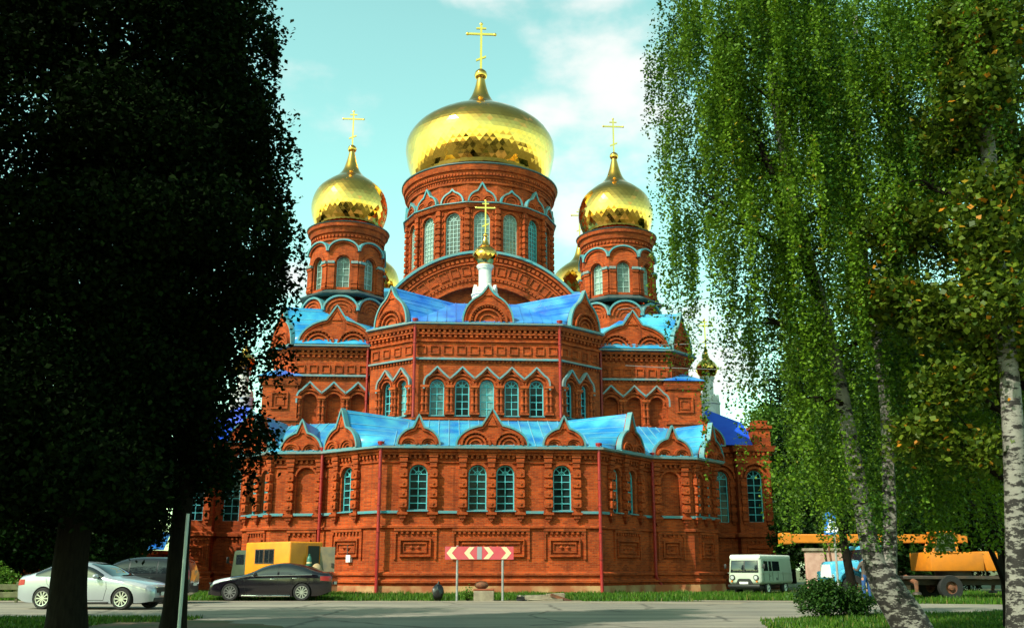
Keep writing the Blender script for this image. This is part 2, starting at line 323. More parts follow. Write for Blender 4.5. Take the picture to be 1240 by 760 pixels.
    def rbox(s, lo, hi, m, r=.05, seg=3, fn=None, smooth=True):
        """box with rounded edges"""
        bm = bmesh.new(); bmesh.ops.create_cube(bm, size=1)
        for v in bm.verts: v.co = Vector([lo[i]+(hi[i]-lo[i])*(v.co[i]+.5) for i in range(3)])
        bmesh.ops.bevel(bm, geom=bm.edges[:]+bm.verts[:], offset=r, segments=seg, profile=.5, affect='EDGES')
        bm.verts.index_update(); P = [fn(v.co.copy()) if fn else v.co.copy() for v in bm.verts]
        s.add(P, [[v.index for v in f.verts] for f in bm.faces], m, smooth); bm.free()
    def mesh(s, name, fix=True):
        me = bpy.data.meshes.new(name); me.from_pydata(s.v, [], s.f)
        for m in s.mats: me.materials.append(M[m])
        me.polygons.foreach_set('material_index', s.m); me.polygons.foreach_set('use_smooth', s.sm)
        if fix:
            bm = bmesh.new(); bm.from_mesh(me); bmesh.ops.remove_doubles(bm, verts=bm.verts, dist=1e-4)
            bmesh.ops.recalc_face_normals(bm, faces=bm.faces); bm.to_mesh(me); bm.free()
        if any(s.sm) and name != 'dome': me.set_sharp_from_angle(angle=R(40))
        me.update(); return me
    def build(s, name, parent=None, loc=(0, 0, 0), rot=0, fix=True):
        return link(name, s.mesh(name, fix), parent, loc, rot)

def link(name, me, parent=None, loc=(0, 0, 0), rot=0):
    o = bpy.data.objects.new(name, me); C.objects.link(o); o.parent = parent; o.location = loc; o.rotation_euler = (0, 0, rot); return o
def tag(o, label=None, cat=None, group=None, kind=None):
    for k, v in (('label', label), ('category', cat), ('group', group), ('kind', kind)):
        if v: o[k] = v
    return o
def thing(name, label, cat, loc=(0, 0, 0), rot=0, group=None):
    return tag(link(name, None, None, loc, rot), label, cat, group)

def arch_pts(cu, v0, wd, ht, n=10):
    """outline of a round-headed opening, counter-clockwise"""
    r = wd/2; vs = v0+ht-r
    return [(cu-r, v0), (cu+r, v0)]+[(cu+r*math.cos(math.pi*i/n), vs+r*math.sin(math.pi*i/n)) for i in range(n+1)]
def arc(cu, cv, r, a0=180, a1=0, n=14, ry=None):
    return [(cu+r*math.cos(R(a0+(a1-a0)*i/n)), cv+(ry or r)*math.sin(R(a0+(a1-a0)*i/n))) for i in range(n+1)]

# ------------------------------------------------------------------ ground
def sheet(name, pts, z, m, kind='structure', label=None, th=0):
    b = MB(); 
    if th: b.prism(Frame((0, 0), U=(1, 0, 0)), [(0, 0)], 0, 0, m)
    bm = bmesh.new(); vs = [bm.verts.new((x, y, z)) for x, y in pts]; f = bm.faces.new(vs); bmesh.ops.triangulate(bm, faces=[f])
    me = bpy.data.meshes.new(name); bm.to_mesh(me); bm.free(); me.materials.append(M[m])
    o = link(name, me); tag(o, label, None, None, kind); return o
def wob(pts, amp=.15, step=.6, seed=1):
    r = random.Random(seed); out = []
    for i in range(len(pts)):
        a, b = Vector(pts[i]), Vector(pts[(i+1) % len(pts)]); n = max(1, int((b-a).length/step))
        if n > 200: n = 60
        for k in range(n):
            p = a.lerp(b, k/n); out.append((p.x+r.uniform(-amp, amp), p.y+r.uniform(-amp, amp)))
    return out
sheet('ground', [(-1500, -1500), (1500, -1500), (1500, 1500), (-1500, 1500)], -.012, 'soil')
sheet('road', wob([(-90, 26.2), (-14, 25.6), (-7, 23.2), (0, 17), (6, 15), (7.0, 26.0), (9.5, 29.0), (60, 31.0), (60, 35.6), (18, 36.0), (10, 38.6), (4, 40.1), (-3, 39.7), (-20, 40.0), (-90, 41)], .1, .7, 2), -.004, 'asphalt')
sheet('road_shoulder', wob([(-90, 39.0), (-22, 38.5), (-4, 38.6), (2, 37.7), (8, 36.2), (9, 38.6), (3, 39.9), (-3, 40.2), (-20, 40.5), (-90, 41)], .12, .5, 3), .002, 'sand')
sheet('footpath', wob([(7.6, 41.0), (12.5, 40.0), (13.6, 38.0), (10.4, 38.6), (6.0, 40.2)], .1, .5, 9), .003, 'sand')
sheet('unseen_forecourt', wob([(-70, -36), (70, -36), (60, 12), (-60, 12)], .5, 3, 12), .001, 'sand')  # unseen sand sheet added to warm the reflections low on the domes
sheet('dirt_verge', wob([(-30, 26.9), (-12, 26.6), (-7.5, 25.0), (-3.5, 20.5), (-1, 14), (-30, 14)], .25, .6, 4), .004, 'earth')

# ------------------------------------------------------------------ church
PHI = 3.8
church = thing('brick_church', 'red brick church with gilded onion domes and blue metal roofs in the centre', 'church', (-1.104, 50.0, 0), R(PHI))
CH = church

def window_meshes(kind, wd, ht, rows, cols=2, fr='frame', gl='glass', ft=.06, fan=4):
    g = MB(); g.prism(F0, arch_pts(0, 0, wd, ht, 12), -.03, 0, gl)
    f = MB(); r = wd/2; vs = ht-r
    out = arch_pts(0, 0, wd, ht, 12)
    f.ribbon(F0, out, 0, ft, .003, .07, fr, closed=True)
    for k in range(1, cols):
        u = -r+wd*k/cols; f.box(F0, u-.02, u+.02, ft*.8, vs, .006, .05, fr)
    for k in range(1, rows+1):
        v = vs*k/rows; f.box(F0, -r+ft*.5, r-ft*.5, v-.02, v+.02, .004, .045, fr)
    for k in range(1, fan):
        a = math.pi*k/fan; e = (r-ft*.5)
        d = Vector((math.cos(a), math.sin(a))); q = Vector((-d.y, d.x))*.018; a0 = d*(.05); a1 = d*e; c = Vector((0, vs))
        f.prism(F0, [tuple(c+a0-q), tuple(c+a1-q), tuple(c+a1+q), tuple(c+a0+q)], .005, .048, fr)
    if fan: f.ribbon(F0, arc(0, vs, r*.34, 180, 0, 8), -.018, .018, .007, .052, fr)
    return g.mesh('window'), f.mesh('window_frame')
WM = {'low': window_meshes('low', .92, 2.26, 5), 'narrow': window_meshes('narrow', .74, 2.24, 5),
      'mid': window_meshes('mid', .80, 2.04, 4), 'midpale': window_meshes('mid', .80, 2.04, 4, gl='glass_pale'), 'midnarrow': window_meshes('mid', .62, 2.04, 4),
      'drum': window_meshes('drum', 1.12, 3.4, 9, 4, 'frame_pale', 'glass_drum'), 'drumblue': window_meshes('drum', 1.12, 3.4, 9, 4, 'frame', 'glass_pale'),
      'tower': window_meshes('tower', .82, 2.1, 4, 2, 'frame_pale', 'glass_drum', fan=2), 'tall': window_meshes('tall', 1.0, 3.3, 6)}
SILL = MB(); SILL.prism(Frame((0, 0), U=(0, 1, 0)), [(-.0, 0), (.30, -.09), (.30, -.13), (-.0, -.13)], -.5, .5, 'trim')   # along local x after the frame swap
def sill_mesh(wd):
    s = MB(); P = [(-wd/2, -.03, .06), (wd/2, -.03, .06), (wd/2, -.42, -.03), (-wd/2, -.42, -.03), (-wd/2, -.03, -.05), (wd/2, -.03, -.05), (wd/2, -.42, -.07), (-wd/2, -.42, -.07)]
    s.add(P, [(0, 1, 2, 3), (4, 7, 6, 5), (3, 2, 6, 7), (0, 3, 7, 4), (1, 5, 6, 2)], 'trim'); return s.mesh('sill')
SM = {.92: sill_mesh(1.05), .74: sill_mesh(.86), .8: sill_mesh(.9), .62: sill_mesh(.72)}
def put_window(F, u, v, kind, recess=.24, sill=None):
    g, f = WM[kind]; o = link('window', g, CH, F.p(u, v, -recess), F.rot); link('window_frame', f, o)
    if sill: link('sill', SM[sill], o)
    return o

# --- carved brick gable (kokoshnik) in its own axes: x along the wall, z up, front towards -y
def ogee(a, b, apex, sa=.36, n=12, th=66):
    """half ellipse a x b that is drawn up into a point"""
    x0, y0 = a*math.cos(R(th)), b*math.sin(R(th)); right = [(a*math.cos(R(th*i/n)), b*math.sin(R(th*i/n))) for i in range(n+1)]
    cx, cy = x0*(sa if th < 70 else .60), y0+(apex-y0)*(.30 if th < 70 else .36)
    for i in range(1, 8):
        t = i/7; right.append(((1-t)**2*x0+2*t*(1-t)*cx, (1-t)**2*y0+2*t*(1-t)*cy+t*t*apex))
    return right+[(-x, y) for x, y in reversed(right[:-1])]
def kokoshnik_mesh(a, b, apex, double=True, th=75, depth=.45, trimw=.10, beads=True):
    k = MB(); o = ogee(a, b, apex, th=th)
    k.prism(F0, o, -depth, .0, 'brick'); k.ribbon(F0, o, .03, .15, .003, .10, 'brick')
    cs = [(-a*.47, a*.43), (a*.47, a*.43)] if double else [(0, a*.78)]
    for c, r in cs:
        ry = min(r, b*.86) if not double else r*.92*min(1, b/(a*.55))
        r2 = ry
        for fr, wd, hh in ((1, .11, .24), (.72, .10, .17), (.46, .09, .10)):
            k.ribbon(F0, arc(c, .0, r*fr, 180, 0, 16, r2*fr), -wd*min(1, a), 0, .004, hh, 'brick')
        if beads:
            nb = 11 if double else 17
            for i in range(nb):
                t = R(8+164*i/(nb-1)); rr = .86
                cu, cv = c+r*rr*math.cos(t), r2*rr*math.sin(t); e = .035*(1 if a < 1.3 else 1.5)
                k.box(F0, cu-e, cu+e, cv-e, cv+e, .0, .2, 'brick')
    s = max(.001, apex-b); sw = a*.13
    k.prism(F0, [(-sw, b*.98), (sw, b*.98), (0, b+s*.62)], .002, .07, 'brick')
    t = MB(); t.ribbon(F0, o, -trimw*.7, .02, -.14, .16, 'trim')
    t.box(F0, -a-.05, a+.05, -.10, -.01, -.2, .2, 'trim')
    return k.mesh('kokoshnik'), t.mesh('trim')
KM = {}
def put_kok(F, u, v, key, w=0, parent=None):
    if key not in KM: KM[key] = kokoshnik_mesh(*key)
    k, t = KM[key]; o = link('kokoshnik', k, CH, F.p(u, v, w), F.rot); link('trim', t, o); return o

# --- beaded brick pilaster of the lower tier
def pilaster_mesh():
    p = MB(); p.box(F0, -.12, .12, .15, 3.3, 0, .14, 'brick')
    for i, v in enumerate((.42, .92, 1.42, 1.92)):
        P = .21
        p.prism(F0, [(-P, v), (-P*.75, v-.05), (P*.75, v-.05), (P, v), (P, v+.30), (P*.75, v+.35), (-P*.75, v+.35), (-P, v+.30)], .05, .28, 'brick')
        p.prism(F0, [(0, v+.06), (.08, v+.15), (0, v+.24), (-.08, v+.15)], .285, .33, 'brick')
    for v, e, w_ in ((2.38, .17, .2), (2.62, .2, .24), (2.86, .23, .28), (3.10, .27, .34)): p.box(F0, -e, e, v, v+.2, .0, w_, 'brick')
    p.box(F0, -.26, .26, .02, .14, 0, .26, 'brick'); p.box(F0, -.16, .16, -.16, .02, 0, .19, 'brick'); p.prism(F0, [(-.12, -.16), (-.03, -.33), (.03, -.33), (.12, -.16)], 0, .15, 'brick')
    return p.mesh('pilaster')
PIL = pilaster_mesh()
def put_pil(F, us):
    for u in us: link('pilaster', PIL, CH, F.p(u, 3.82, .003), F.rot)

# --- lower tier
LT = [(-13.4, 10.0), (-13.2, 5.2), (-11.4, 3.2), (-8.6, 2.8), (-5.5, 0), (5.5, 0), (8.9, 3.9), (11.4, 4.2), (13.3, 6.3), (13.5, 10.0)]
faces = [Frame(LT[i], LT[i+1]) for i in range(len(LT)-1)]
SIDE_L, C2L, FRL, CHL, FRONT, CHR, FRR, C2R, SIDE_R = faces
def relief_panel(b, F, u, v0, v1, wd, nd=2, notch=True):
    """stepped square panel with a notched label moulding above and small diamonds inside"""
    h = v1-v0
    if notch:
        x0, x1 = u-wd/2-.28, u+wd/2+.28; n = max(4, int((x1-x0)/.24))
        for i in range(n): c = x0+(x1-x0)*(i+.5)/n; b.box(F, c-.06, c+.06, v1+.20, v1+.34, .0, .09, 'brick')
        b.box(F, x0, x1, v1+.345, v1+.46, 0, .12, 'brick'); b.box(F, x0-.004, x0+.10, v0-.12, v1+.341, 0, .085, 'brick'); b.box(F, x1-.10, x1+.004, v0-.12, v1+.341, 0, .085, 'brick')
    rect = lambda e: [(u-wd/2+e, v0+e), (u+wd/2-e, v0+e), (u+wd/2-e, v1-e), (u-wd/2+e, v1-e)]
    b.ribbon(F, rect(0), 0, .13, .0, .13, 'brick', closed=True); b.ribbon(F, rect(.20), 0, .09, 0, .075, 'brick', closed=True)
    for i in range(nd):
        c = u+(i-(nd-1)/2)*.34; e = .14; cv = (v0+v1)/2
        b.add([F.p(c-e, cv), F.p(c, cv-e), F.p(c+e, cv), F.p(c, cv+e), F.p(c, cv, .13)], [(0, 1, 4), (1, 2, 4), (2, 3, 4), (3, 0, 4)], 'brick')
wb = MB(); bandm = MB()
def lower_face(F, wins=(), niches=(), pils=(), pans=()):
    holes = [arch_pts(u, 4.06, wd, 2.26, 12) for u, wd, k in wins]+[arch_pts(u, 4.0, wd, ht, 12) for u, wd, ht in niches]
    wb.panel(F, [(0, 0), (F.len, 0), (F.len, 7.1), (0, 7.1)], holes, 'brick', .42)
    for u, wd, k in wins:
        put_window(F, u, 4.06, k, .24, wd)
        wb.ribbon(F, arc(u, 4.06+2.26-wd/2, wd/2+.16, 180, 0, 12), -.14, 0, .0, .07, 'brick')
    for u, wd, ht in niches:
        wb.panel(F, arch_pts(u, 3.9, wd+.05, ht+.2), [], 'brick', 0, -.15); wb.ribbon(F, arc(u, 4.0+ht-wd/2, wd/2+.12, 180, 0, 12), -.1, 0, 0, .08, 'brick')
    put_pil(F, pils)
    for p in pans: relief_panel(wb, F, *p)
    n = int(F.len/.26)
    for i in range(n): c = F.len*(i+.5)/n; wb.box(F, c-.06, c+.06, 6.62, 6.80, 0, .16, 'brick')
lower_face(FRONT, [(1.88, .92, 'low'), (4.86, .92, 'low'), (6.27, .92, 'low'), (9.16, .92, 'low')], [], [1.13, 2.63, 4.11, 5.56, 7.02, 8.44, 9.88],
           [(1.8, 1.80, 2.70, 1.55, 2), (5.56, 1.80, 2.70, 3.3, 5), (9.25, 1.80, 2.70, 1.55, 2)])
lower_face(CHL, [(1.76, .92, 'low')], [], [.98, 2.5], [(1.9, 1.8, 2.7, 1.7, 2)])
lower_face(FRL, [], [(1.80, 1.02, 2.4)], [.98, 2.55], [(1.72, 1.8, 2.7, 1.0, 1)])
lower_face(C2L, [(.95, .74, 'narrow'), (2.05, .74, 'narrow')], [], [.36, 1.5, 2.62], [(1.5, 1.8, 2.7, 1.2, 2)])
lower_face(CHR, [(1.75, .74, 'narrow'), (3.30, .74, 'narrow')], [], [1.08, 2.52, 4.1], [(2.7, 1.8, 2.7, 2.1, 3)])
lower_face(FRR, [], [(1.25, 1.05, 2.4)], [.42, 2.06], [(1.2, 1.8, 2.7, 1.0, 1)])
lower_face(C2R, [(.82, .74, 'narrow'), (1.92, .74, 'narrow')], [], [.26, 1.38, 2.5], [(1.4, 1.8, 2.7, 1.2, 2)])
lower_face(SIDE_L); lower_face(SIDE_R)
wb.sweep(LT, [(0, 1.10), (.12, 1.08), (.24, 1.02), (.24, .92), (.14, .86), (.14, .74), (.30, .66), (.30, .56), (.20, .50), (.20, .40), (0, .40)], 'brick')
wb.sweep(LT, [(0, 3.34), (.12, 3.30), (.12, 3.20), (0, 3.14)], 'brick')
wb.sweep(LT, [(0, 6.52), (.09, 6.50), (.09, 6.42), (0, 6.38)], 'brick')
wb.sweep(LT, [(0, 6.80), (.20, 6.80), (.20, 6.92), (.32, 6.94), (.32, 7.04), (0, 7.04)], 'brick')
fb = MB(); fb.sweep(LT, [(0, .41), (.26, .41), (.32, 0), (.32, -.2), (0, -.2)], 'plaster'); fb.build('foundation', CH)
bandm.sweep(LT, [(.34, 7.06), (.52, 7.10), (.52, 7.20), (0, 7.30), (0, 7.06)], 'band')
for F, segs in ((FRONT, [(0, .9), (2.9, 3.85), (7.3, 8.2), (10.1, FRONT.len)]), (CHL, [(.0, .75), (2.75, CHL.len)]), (FRL, [(0, .7), (1.25, 2.3), (2.75, FRL.len)]), (C2L, [(0, C2L.len)]),
                (CHR, [(0, .8), (4.35, CHR.len)]), (FRR, [(.65, 1.85), (2.3, FRR.len)]), (C2R, [(0, C2R.len)])):
    for a, b_ in segs: bandm.prism(Frame(F.p(a, 0), F.p(b_, 0)), [(0, 3.90), (b_-a, 3.90), (b_-a, 4.03), (0, 4.03)], 0, .17, 'trim')
wb.build('lower_wall', CH); bandm.build('eave_flashing', CH)
# kokoshniks of the lower tier
K_S = (1.05, .88, 1.50, True); K_B = (1.80, 1.02, 1.84, True, 73); K_C = (1.20, 1.12, 2.05, True, 72); K_F = (1.08, .95, 1.62, True)
put_kok(FRONT, 1.86, 7.28, K_S, .28); put_kok(FRONT, 5.58, 7.28, K_B, .28); put_kok(FRONT, 9.25, 7.28, K_S, .28)
put_kok(CHL, 1.50, 7.28, K_C, .28); put_kok(FRL, 1.55, 7.28, K_F, .28); put_kok(C2L, 1.45, 7.28, K_C, .28)
put_kok(CHR, 2.90, 7.28, K_C, .28); put_kok(FRR, 1.35, 7.28, K_F, .28); put_kok(C2R, 2.0, 7.28, K_C, .28)

# --- roofs with standing seams
def plane_roof(polys, m, name, seams=True, step=.55):
    b = MB()
    for P in polys:
        P = [Vector(p) for p in P]; b.add(P, [tuple(range(len(P)))], m)
    o = b.build(name, CH)
    if seams:
        q = MB()
        for P in polys:
            P = [Vector(p) for p in P]; nrm = (P[1]-P[0]).cross(P[2]-P[0])
            if nrm.length < 1e-6: continue
            nrm.normalize(); nrm = nrm if nrm.z > 0 else -nrm
            hv = Vector((0, 0, 1)).cross(nrm)
            if hv.length < .05: continue
            hv.normalize(); dn = nrm.cross(hv)
            t = [p.dot(hv) for p in P]; a = min(t)+step*.5
            while a < max(t):
                xs = []
                for i in range(len(P)):
                    j = (i+1) % len(P)
                    if (t[i]-a)*(t[j]-a) < 0: xs.append(P[i].lerp(P[j], (a-t[i])/(t[j]-t[i])))
                if len(xs) == 2 and (xs[1]-xs[0]).length > .3:
                    A, B = xs; e = hv*.016; up = nrm*.04
                    q.add([A-e, A+e, B+e, B-e, A-e+up, A+e+up, B+e+up, B-e+up], [(4, 5, 6, 7), (0, 4, 7, 3), (1, 2, 6, 5), (0, 1, 5, 4), (3, 7, 6, 2)], 'seam' if m == 'roof_cyan' else m)
                a += step
        if q.f: q.build('standing_seam', o, fix=False)
    return o
def ruled(F, u, v0, key, EL, WL, ER, WR, m, w=.06):
    """roof skin that runs from the outline of a gable back to the wall: eave corner E and wall point W on either side"""
    o_ = ogee(key[0]*1.02, key[1]*1.02, key[2]*1.0, th=key[4] if len(key) > 4 else 75); k = len(o_)//2; b = MB(); q = MB()
    for pts, E0, W0 in ((list(reversed(o_[k:])), EL, WL), (o_[:k+1], ER, WR)):
        P = []; n = len(pts); E0, W0 = Vector(E0), Vector(W0)
        for i, (x, y) in enumerate(pts):
            a = F.p(u+x, v0+y, w); t = y/pts[-1][1]; c = E0.lerp(W0, t); P += [a.lerp(c, j/5) for j in range(6)]
            if i % 4 == 2: q.tube([a+Vector((0, 0, .01)), a.lerp(c, .5)+Vector((0, 0, .012)), c], .02, 4, 'seam' if m == 'roof_cyan' else m)
        b.add(P, [(i*6+j, i*6+j+1, (i+1)*6+j+1, (i+1)*6+j) for i in range(n-1) for j in range(5)], m, True)
    b.add([F.p(u, v0+key[2], w), WL, WR], [(0, 1, 2)], m)
    o = b.build('roof', CH, fix=False); q.build('standing_seam', o, fix=False); return o
def V(p, z): return Vector((p[0], p[1], z))
T2 = [(-6.75, 6.7), (-4.12, 4.5), (4.12, 4.5), (6.75, 6.7)]
ev = 7.22; wz = 9.25
def off(F, u, v, w): return F.p(u, v, w)
eo = .5
def edge_pt(i, z=ev, e=.5):
    c = Vector(LT[i]); n1 = faces[i-1].n.to_2d(); n2 = faces[i].n.to_2d(); m_ = (n1+n2)/(1+n1.dot(n2)); q = c+m_*e; return Vector((q.x, q.y, z))
E_ = {i: edge_pt(i) for i in range(1, 9)}
aL = CHL.p(1.5, 9.28, .30); aR = CHR.p(2.9, 9.28, .30); aL2 = C2L.p(1.45, 9.28, .3); aR2 = C2R.p(2.0, 9.28, .3)
wL, wR = V(T2[1], wz), V(T2[2], wz); wL0, wR0 = V(T2[0], wz+.15), V(T2[3], wz+.15)
plane_roof([(E_[4], E_[5], wR, wL)], 'roof_cyan', 'roof')
sL2, sR2 = Vector((-11.5, 8.05, 9.4)), Vector((11.3, 8.05, 9.4))
ruled(CHL, 1.50, 7.28, K_C, E_[3], wL0, E_[4], wL, 'roof_cyan'); ruled(CHR, 2.90, 7.28, K_C, E_[5], wR, E_[6], wR0, 'roof_cyan')
plane_roof([(E_[2], E_[3], wL0, sL2)], 'roof_cyan', 'roof'); plane_roof([(E_[6], E_[7], sR2, wR0)], 'roof_cyan', 'roof')
bkl, bkr = Vector((-13.0, 10.5, 9.4)), Vector((13.0, 10.5, 9.4))
ruled(C2L, 1.45, 7.28, K_C, E_[1], bkl, E_[2], sL2, 'roof_cyan'); ruled(C2R, 2.0, 7.28, K_C, E_[7], sR2, E_[8], bkr, 'roof_cyan')
plane_roof([(E_[1], bkl, (-13.9, 10.5, ev))], 'roof_cyan', 'roof'); plane_roof([(E_[8], (14.0, 10.5, ev), bkr)], 'roof_cyan', 'roof')
def gablet(F, u, v, a, apex, run, m='roof_cyan', w=.2):
    """little roof behind a frontal gable"""
    A = F.p(u, v+apex*.985, w); B = F.p(u, v+apex*.985, w-run); q = F.p(u-a, v, w); s_ = F.p(u+a, v, w); q2 = F.p(u-a*.75, v+apex*.55, w-run); s2 = F.p(u+a*.75, v+apex*.55, w-run)
    o_ = ogee(a*.97, apex*.55, apex*.985); bl = MB(); n = len(o_)
    bl.add([F.p(u+x, v+y, w) for x, y in o_]+[F.p(u+x, v+y, w-run) for x, y in o_], [(i, i+1, n+i+1, n+i) for i in range(n-1)], m); bl.build('gable_roof', CH)
gablet(FRONT, 1.86, 7.28, 1.05, 1.48, 2.6); gablet(FRONT, 5.58, 7.28, 1.8, 1.8, 3.4); gablet(FRONT, 9.25, 7.28, 1.05, 1.48, 2.6)
gablet(FRL, 1.55, 7.28, 1.08, 1.6, 3); gablet(FRR, 1.35, 7.28, 1.08, 1.6, 3)

# --- second tier of the apse
a2 = MB(); t2f = [Frame(T2[i], T2[i+1]) for i in range(3)]; b2 = MB(); hoods = []
COLM = MB()
for s_ in (-.11, .11):
    COLM.lathe((s_, -.10, 0), [(.075, 0), (.115, .03), (.115, .12), (.07, .16), (.07, .42), (.10, .45), (.125, .52), (.10, .59), (.07, .62), (.07, .90), (.11, .93), (.11, 1.02), (.075, 1.05), (.075, 1.28), (.12, 1.33), (.12, 1.42)], 8, 'brick')
COLM.box(F0, -.25, .25, 1.42, 1.56, 0, .26, 'brick'); COLM.box(F0, -.26, .26, -.1, 0, 0, .26, 'brick')
COLM = COLM.mesh('twin_column')
def hood_path(cs, half, v, h, tail):
    """pointed hood mould over a row of arches: round shoulders at both ends, pointed waves between"""
    S_ = lambda t: .55*math.sin(t*math.pi/2)+.45*t**3
    pts = [(cs[0]-half, v-tail), (cs[0]-half, v-.25)]+[(cs[0]-half+half*.45*(1-math.cos(a)), v-.25+.45*math.sin(a)) for a in (.3, .7, 1.1, 1.4)]
    a0 = .52
    for j, c in enumerate(cs):
        for i in range(9):
            t = i/8
            if j or t > a0: pts.append((c-half*(1-t), v+h*S_(t) if j else max(v+.18, v+h*S_(t))))
        for i in range(1, 9):
            t = 1-i/8
            if j < len(cs)-1 or t > a0: pts.append((c+half*(1-t), v+h*S_(t) if j < len(cs)-1 else max(v+.18, v+h*S_(t))))
    c = cs[-1]; pts += [(c+half-half*.45*(1-math.cos(a)), v-.25+.45*math.sin(a)) for a in (1.4, 1.1, .7, .3)]+[(c+half, v-.25), (c+half, v-tail)]; return pts
def arcade(b, F, cs, wd, v0, ht, half, kind=None, niche=False, pale=(), z1=15.0, z0=7.4):
    holes = [arch_pts(c, v0, wd, ht, 12) for c in cs]
    b.panel(F, [(0, z0), (F.len, z0), (F.len, z1), (0, z1)], holes, 'brick', .45)
    for i, c in enumerate(cs):
        if niche: b.panel(F, arch_pts(c, v0-.1, wd+.06, ht+.2), [], 'brick', 0, -.38)
        else: put_window(F, c, v0, 'midpale' if i in pale else kind, .26, wd)
        vs = v0+ht-wd/2
        b.ribbon(F, arc(c, vs, wd/2+.10, 180, 0, 12), -.08, 0, 0, .10, 'brick'); b.ribbon(F, arc(c, vs, wd/2+.30, 180, 0, 12), -.09, 0, 0, .13, 'brick')
        for k in range(11):
            t = R(4+172*k/10); rr = wd/2+.24; cu, cv = c+rr*math.cos(t), vs+rr*math.sin(t); b.box(F, cu-.035, cu+.035, cv-.035, cv+.035, 0, .115, 'brick')
    cols = [cs[0]-half]+[(cs[i]+cs[i+1])/2 for i in range(len(cs)-1)]+[cs[-1]+half]
    for c in cols:
        if .2 < c < F.len-.15: link('twin_column', COLM, CH, F.p(c, v0+.12, .003), F.rot)
    hp = hood_path(cs, half, v0+ht-.03, .66, .55); hd = MB(); hd.ribbon(F, hp, 0, .10, .02, .26, 'band'); hd.ribbon(F, hp, -.10, -.003, 0, .19, 'brick'); hd.build('arch_hood', CH)
def frieze(b, F, v0, v1, n, wd):
    for i in range(n):
        c = F.len*(i+.5)/n; b.ribbon(F, [(c-wd/2, v0), (c+wd/2, v0), (c+wd/2, v1), (c-wd/2, v1)], 0, .07, 0, .08, 'brick', closed=True)
def dentils(b, F, v, h=.14, sp=.3, w_=.16, wd=.15):
    n = max(1, int(F.len/sp))
    for i in range(n): c = F.len*(i+.5)/n; b.box(F, c-wd/2, c+wd/2, v, v+h, 0, w_, 'brick')
arcade(a2, t2f[1], [1.30, 2.72, 4.11, 5.51, 6.92], .80, 9.52, 2.04, .69, 'mid', pale=(0, 2))
arcade(a2, t2f[0], [1.40, 2.62], .62, 9.52, 2.04, .60, 'midnarrow', pale=(1,)); arcade(a2, t2f[2], [.82, 2.05], .62, 9.52, 2.04, .60, 'midnarrow')
frieze(a2, t2f[1], 13.0, 13.5, 11, .52); frieze(a2, t2f[0], 13.0, 13.5, 4, .52); frieze(a2, t2f[2], 13.0, 13.5, 4, .52)
for F in t2f: dentils(a2, F, 13.98, .15); dentils(a2, F, 14.26, .15, .3, .26); dentils(a2, F, 12.52, .12, .22, .1, .1)
a2.sweep(T2, [(0, 14.13), (.2, 14.13), (.2, 14.25), (0, 14.25)], 'brick'); a2.sweep(T2, [(0, 14.41), (.30, 14.41), (.38, 14.62), (0, 14.62)], 'brick'); a2.sweep(T2, [(0, 13.72), (.12, 13.72), (.12, 13.84), (0, 13.84)], 'brick')
a2.sweep(T2, [(0, 9.42), (.14, 9.38), (.14, 9.25), (0, 9.2)], 'brick')
b2.sweep(T2, [(0, 12.82), (.20, 12.74), (.20, 12.66), (0, 12.66)], 'band'); b2.sweep(T2, [(.3, 14.64), (.5, 14.68), (.5, 14.76), (0, 14.84), (0, 14.64)], 'band')
a2.build('apse_wall', CH); b2.build('eave_flashing', CH)
K_A = (1.42, 1.62, 2.18, False, 62); K_A2 = (1.22, 1.62, 2.3, False, 62)
put_kok(t2f[1], 4.13, 14.82, K_A, .28); put_kok(t2f[0], 1.85, 14.82, K_A2, .28); put_kok(t2f[2], 1.85, 14.82, K_A2, .28)
cen = Vector((0, 8.8, 17.1)); e2 = []
for i in range(4):
    c = Vector(T2[i]); n1 = t2f[max(i-1, 0)].n.to_2d(); n2 = t2f[min(i, 2)].n.to_2d(); m_ = (n1+n2)/(1+n1.dot(n2)); q = c+m_*.5; e2.append(Vector((q.x, q.y, 14.78)))
ap = [t2f[0].p(1.85, 17.08, .25), t2f[1].p(4.13, 16.95, .25), t2f[2].p(1.85, 17.08, .25)]
pl_, pr_ = Vector((-1.9, 8.2, 17.0)), Vector((1.9, 8.2, 17.0)); bl_, br_ = Vector((-5.0, 11.4, 16.95)), Vector((5.0, 11.4, 16.95))
ruled(t2f[0], 1.85, 14.82, K_A2, e2[0], bl_, e2[1], pl_, 'roof_blue'); ruled(t2f[2], 1.85, 14.82, K_A2, e2[2], pr_, e2[3], br_, 'roof_blue')
plane_roof([(e2[1], e2[2], pr_, pl_)], 'roof_blue', 'roof'); plane_roof([(pl_, pr_, br_, bl_)], 'roof_blue', 'roof', seams=False)
gablet(t2f[1], 4.13, 14.82, 1.42, 2.14, 3.4, 'roof_blue')
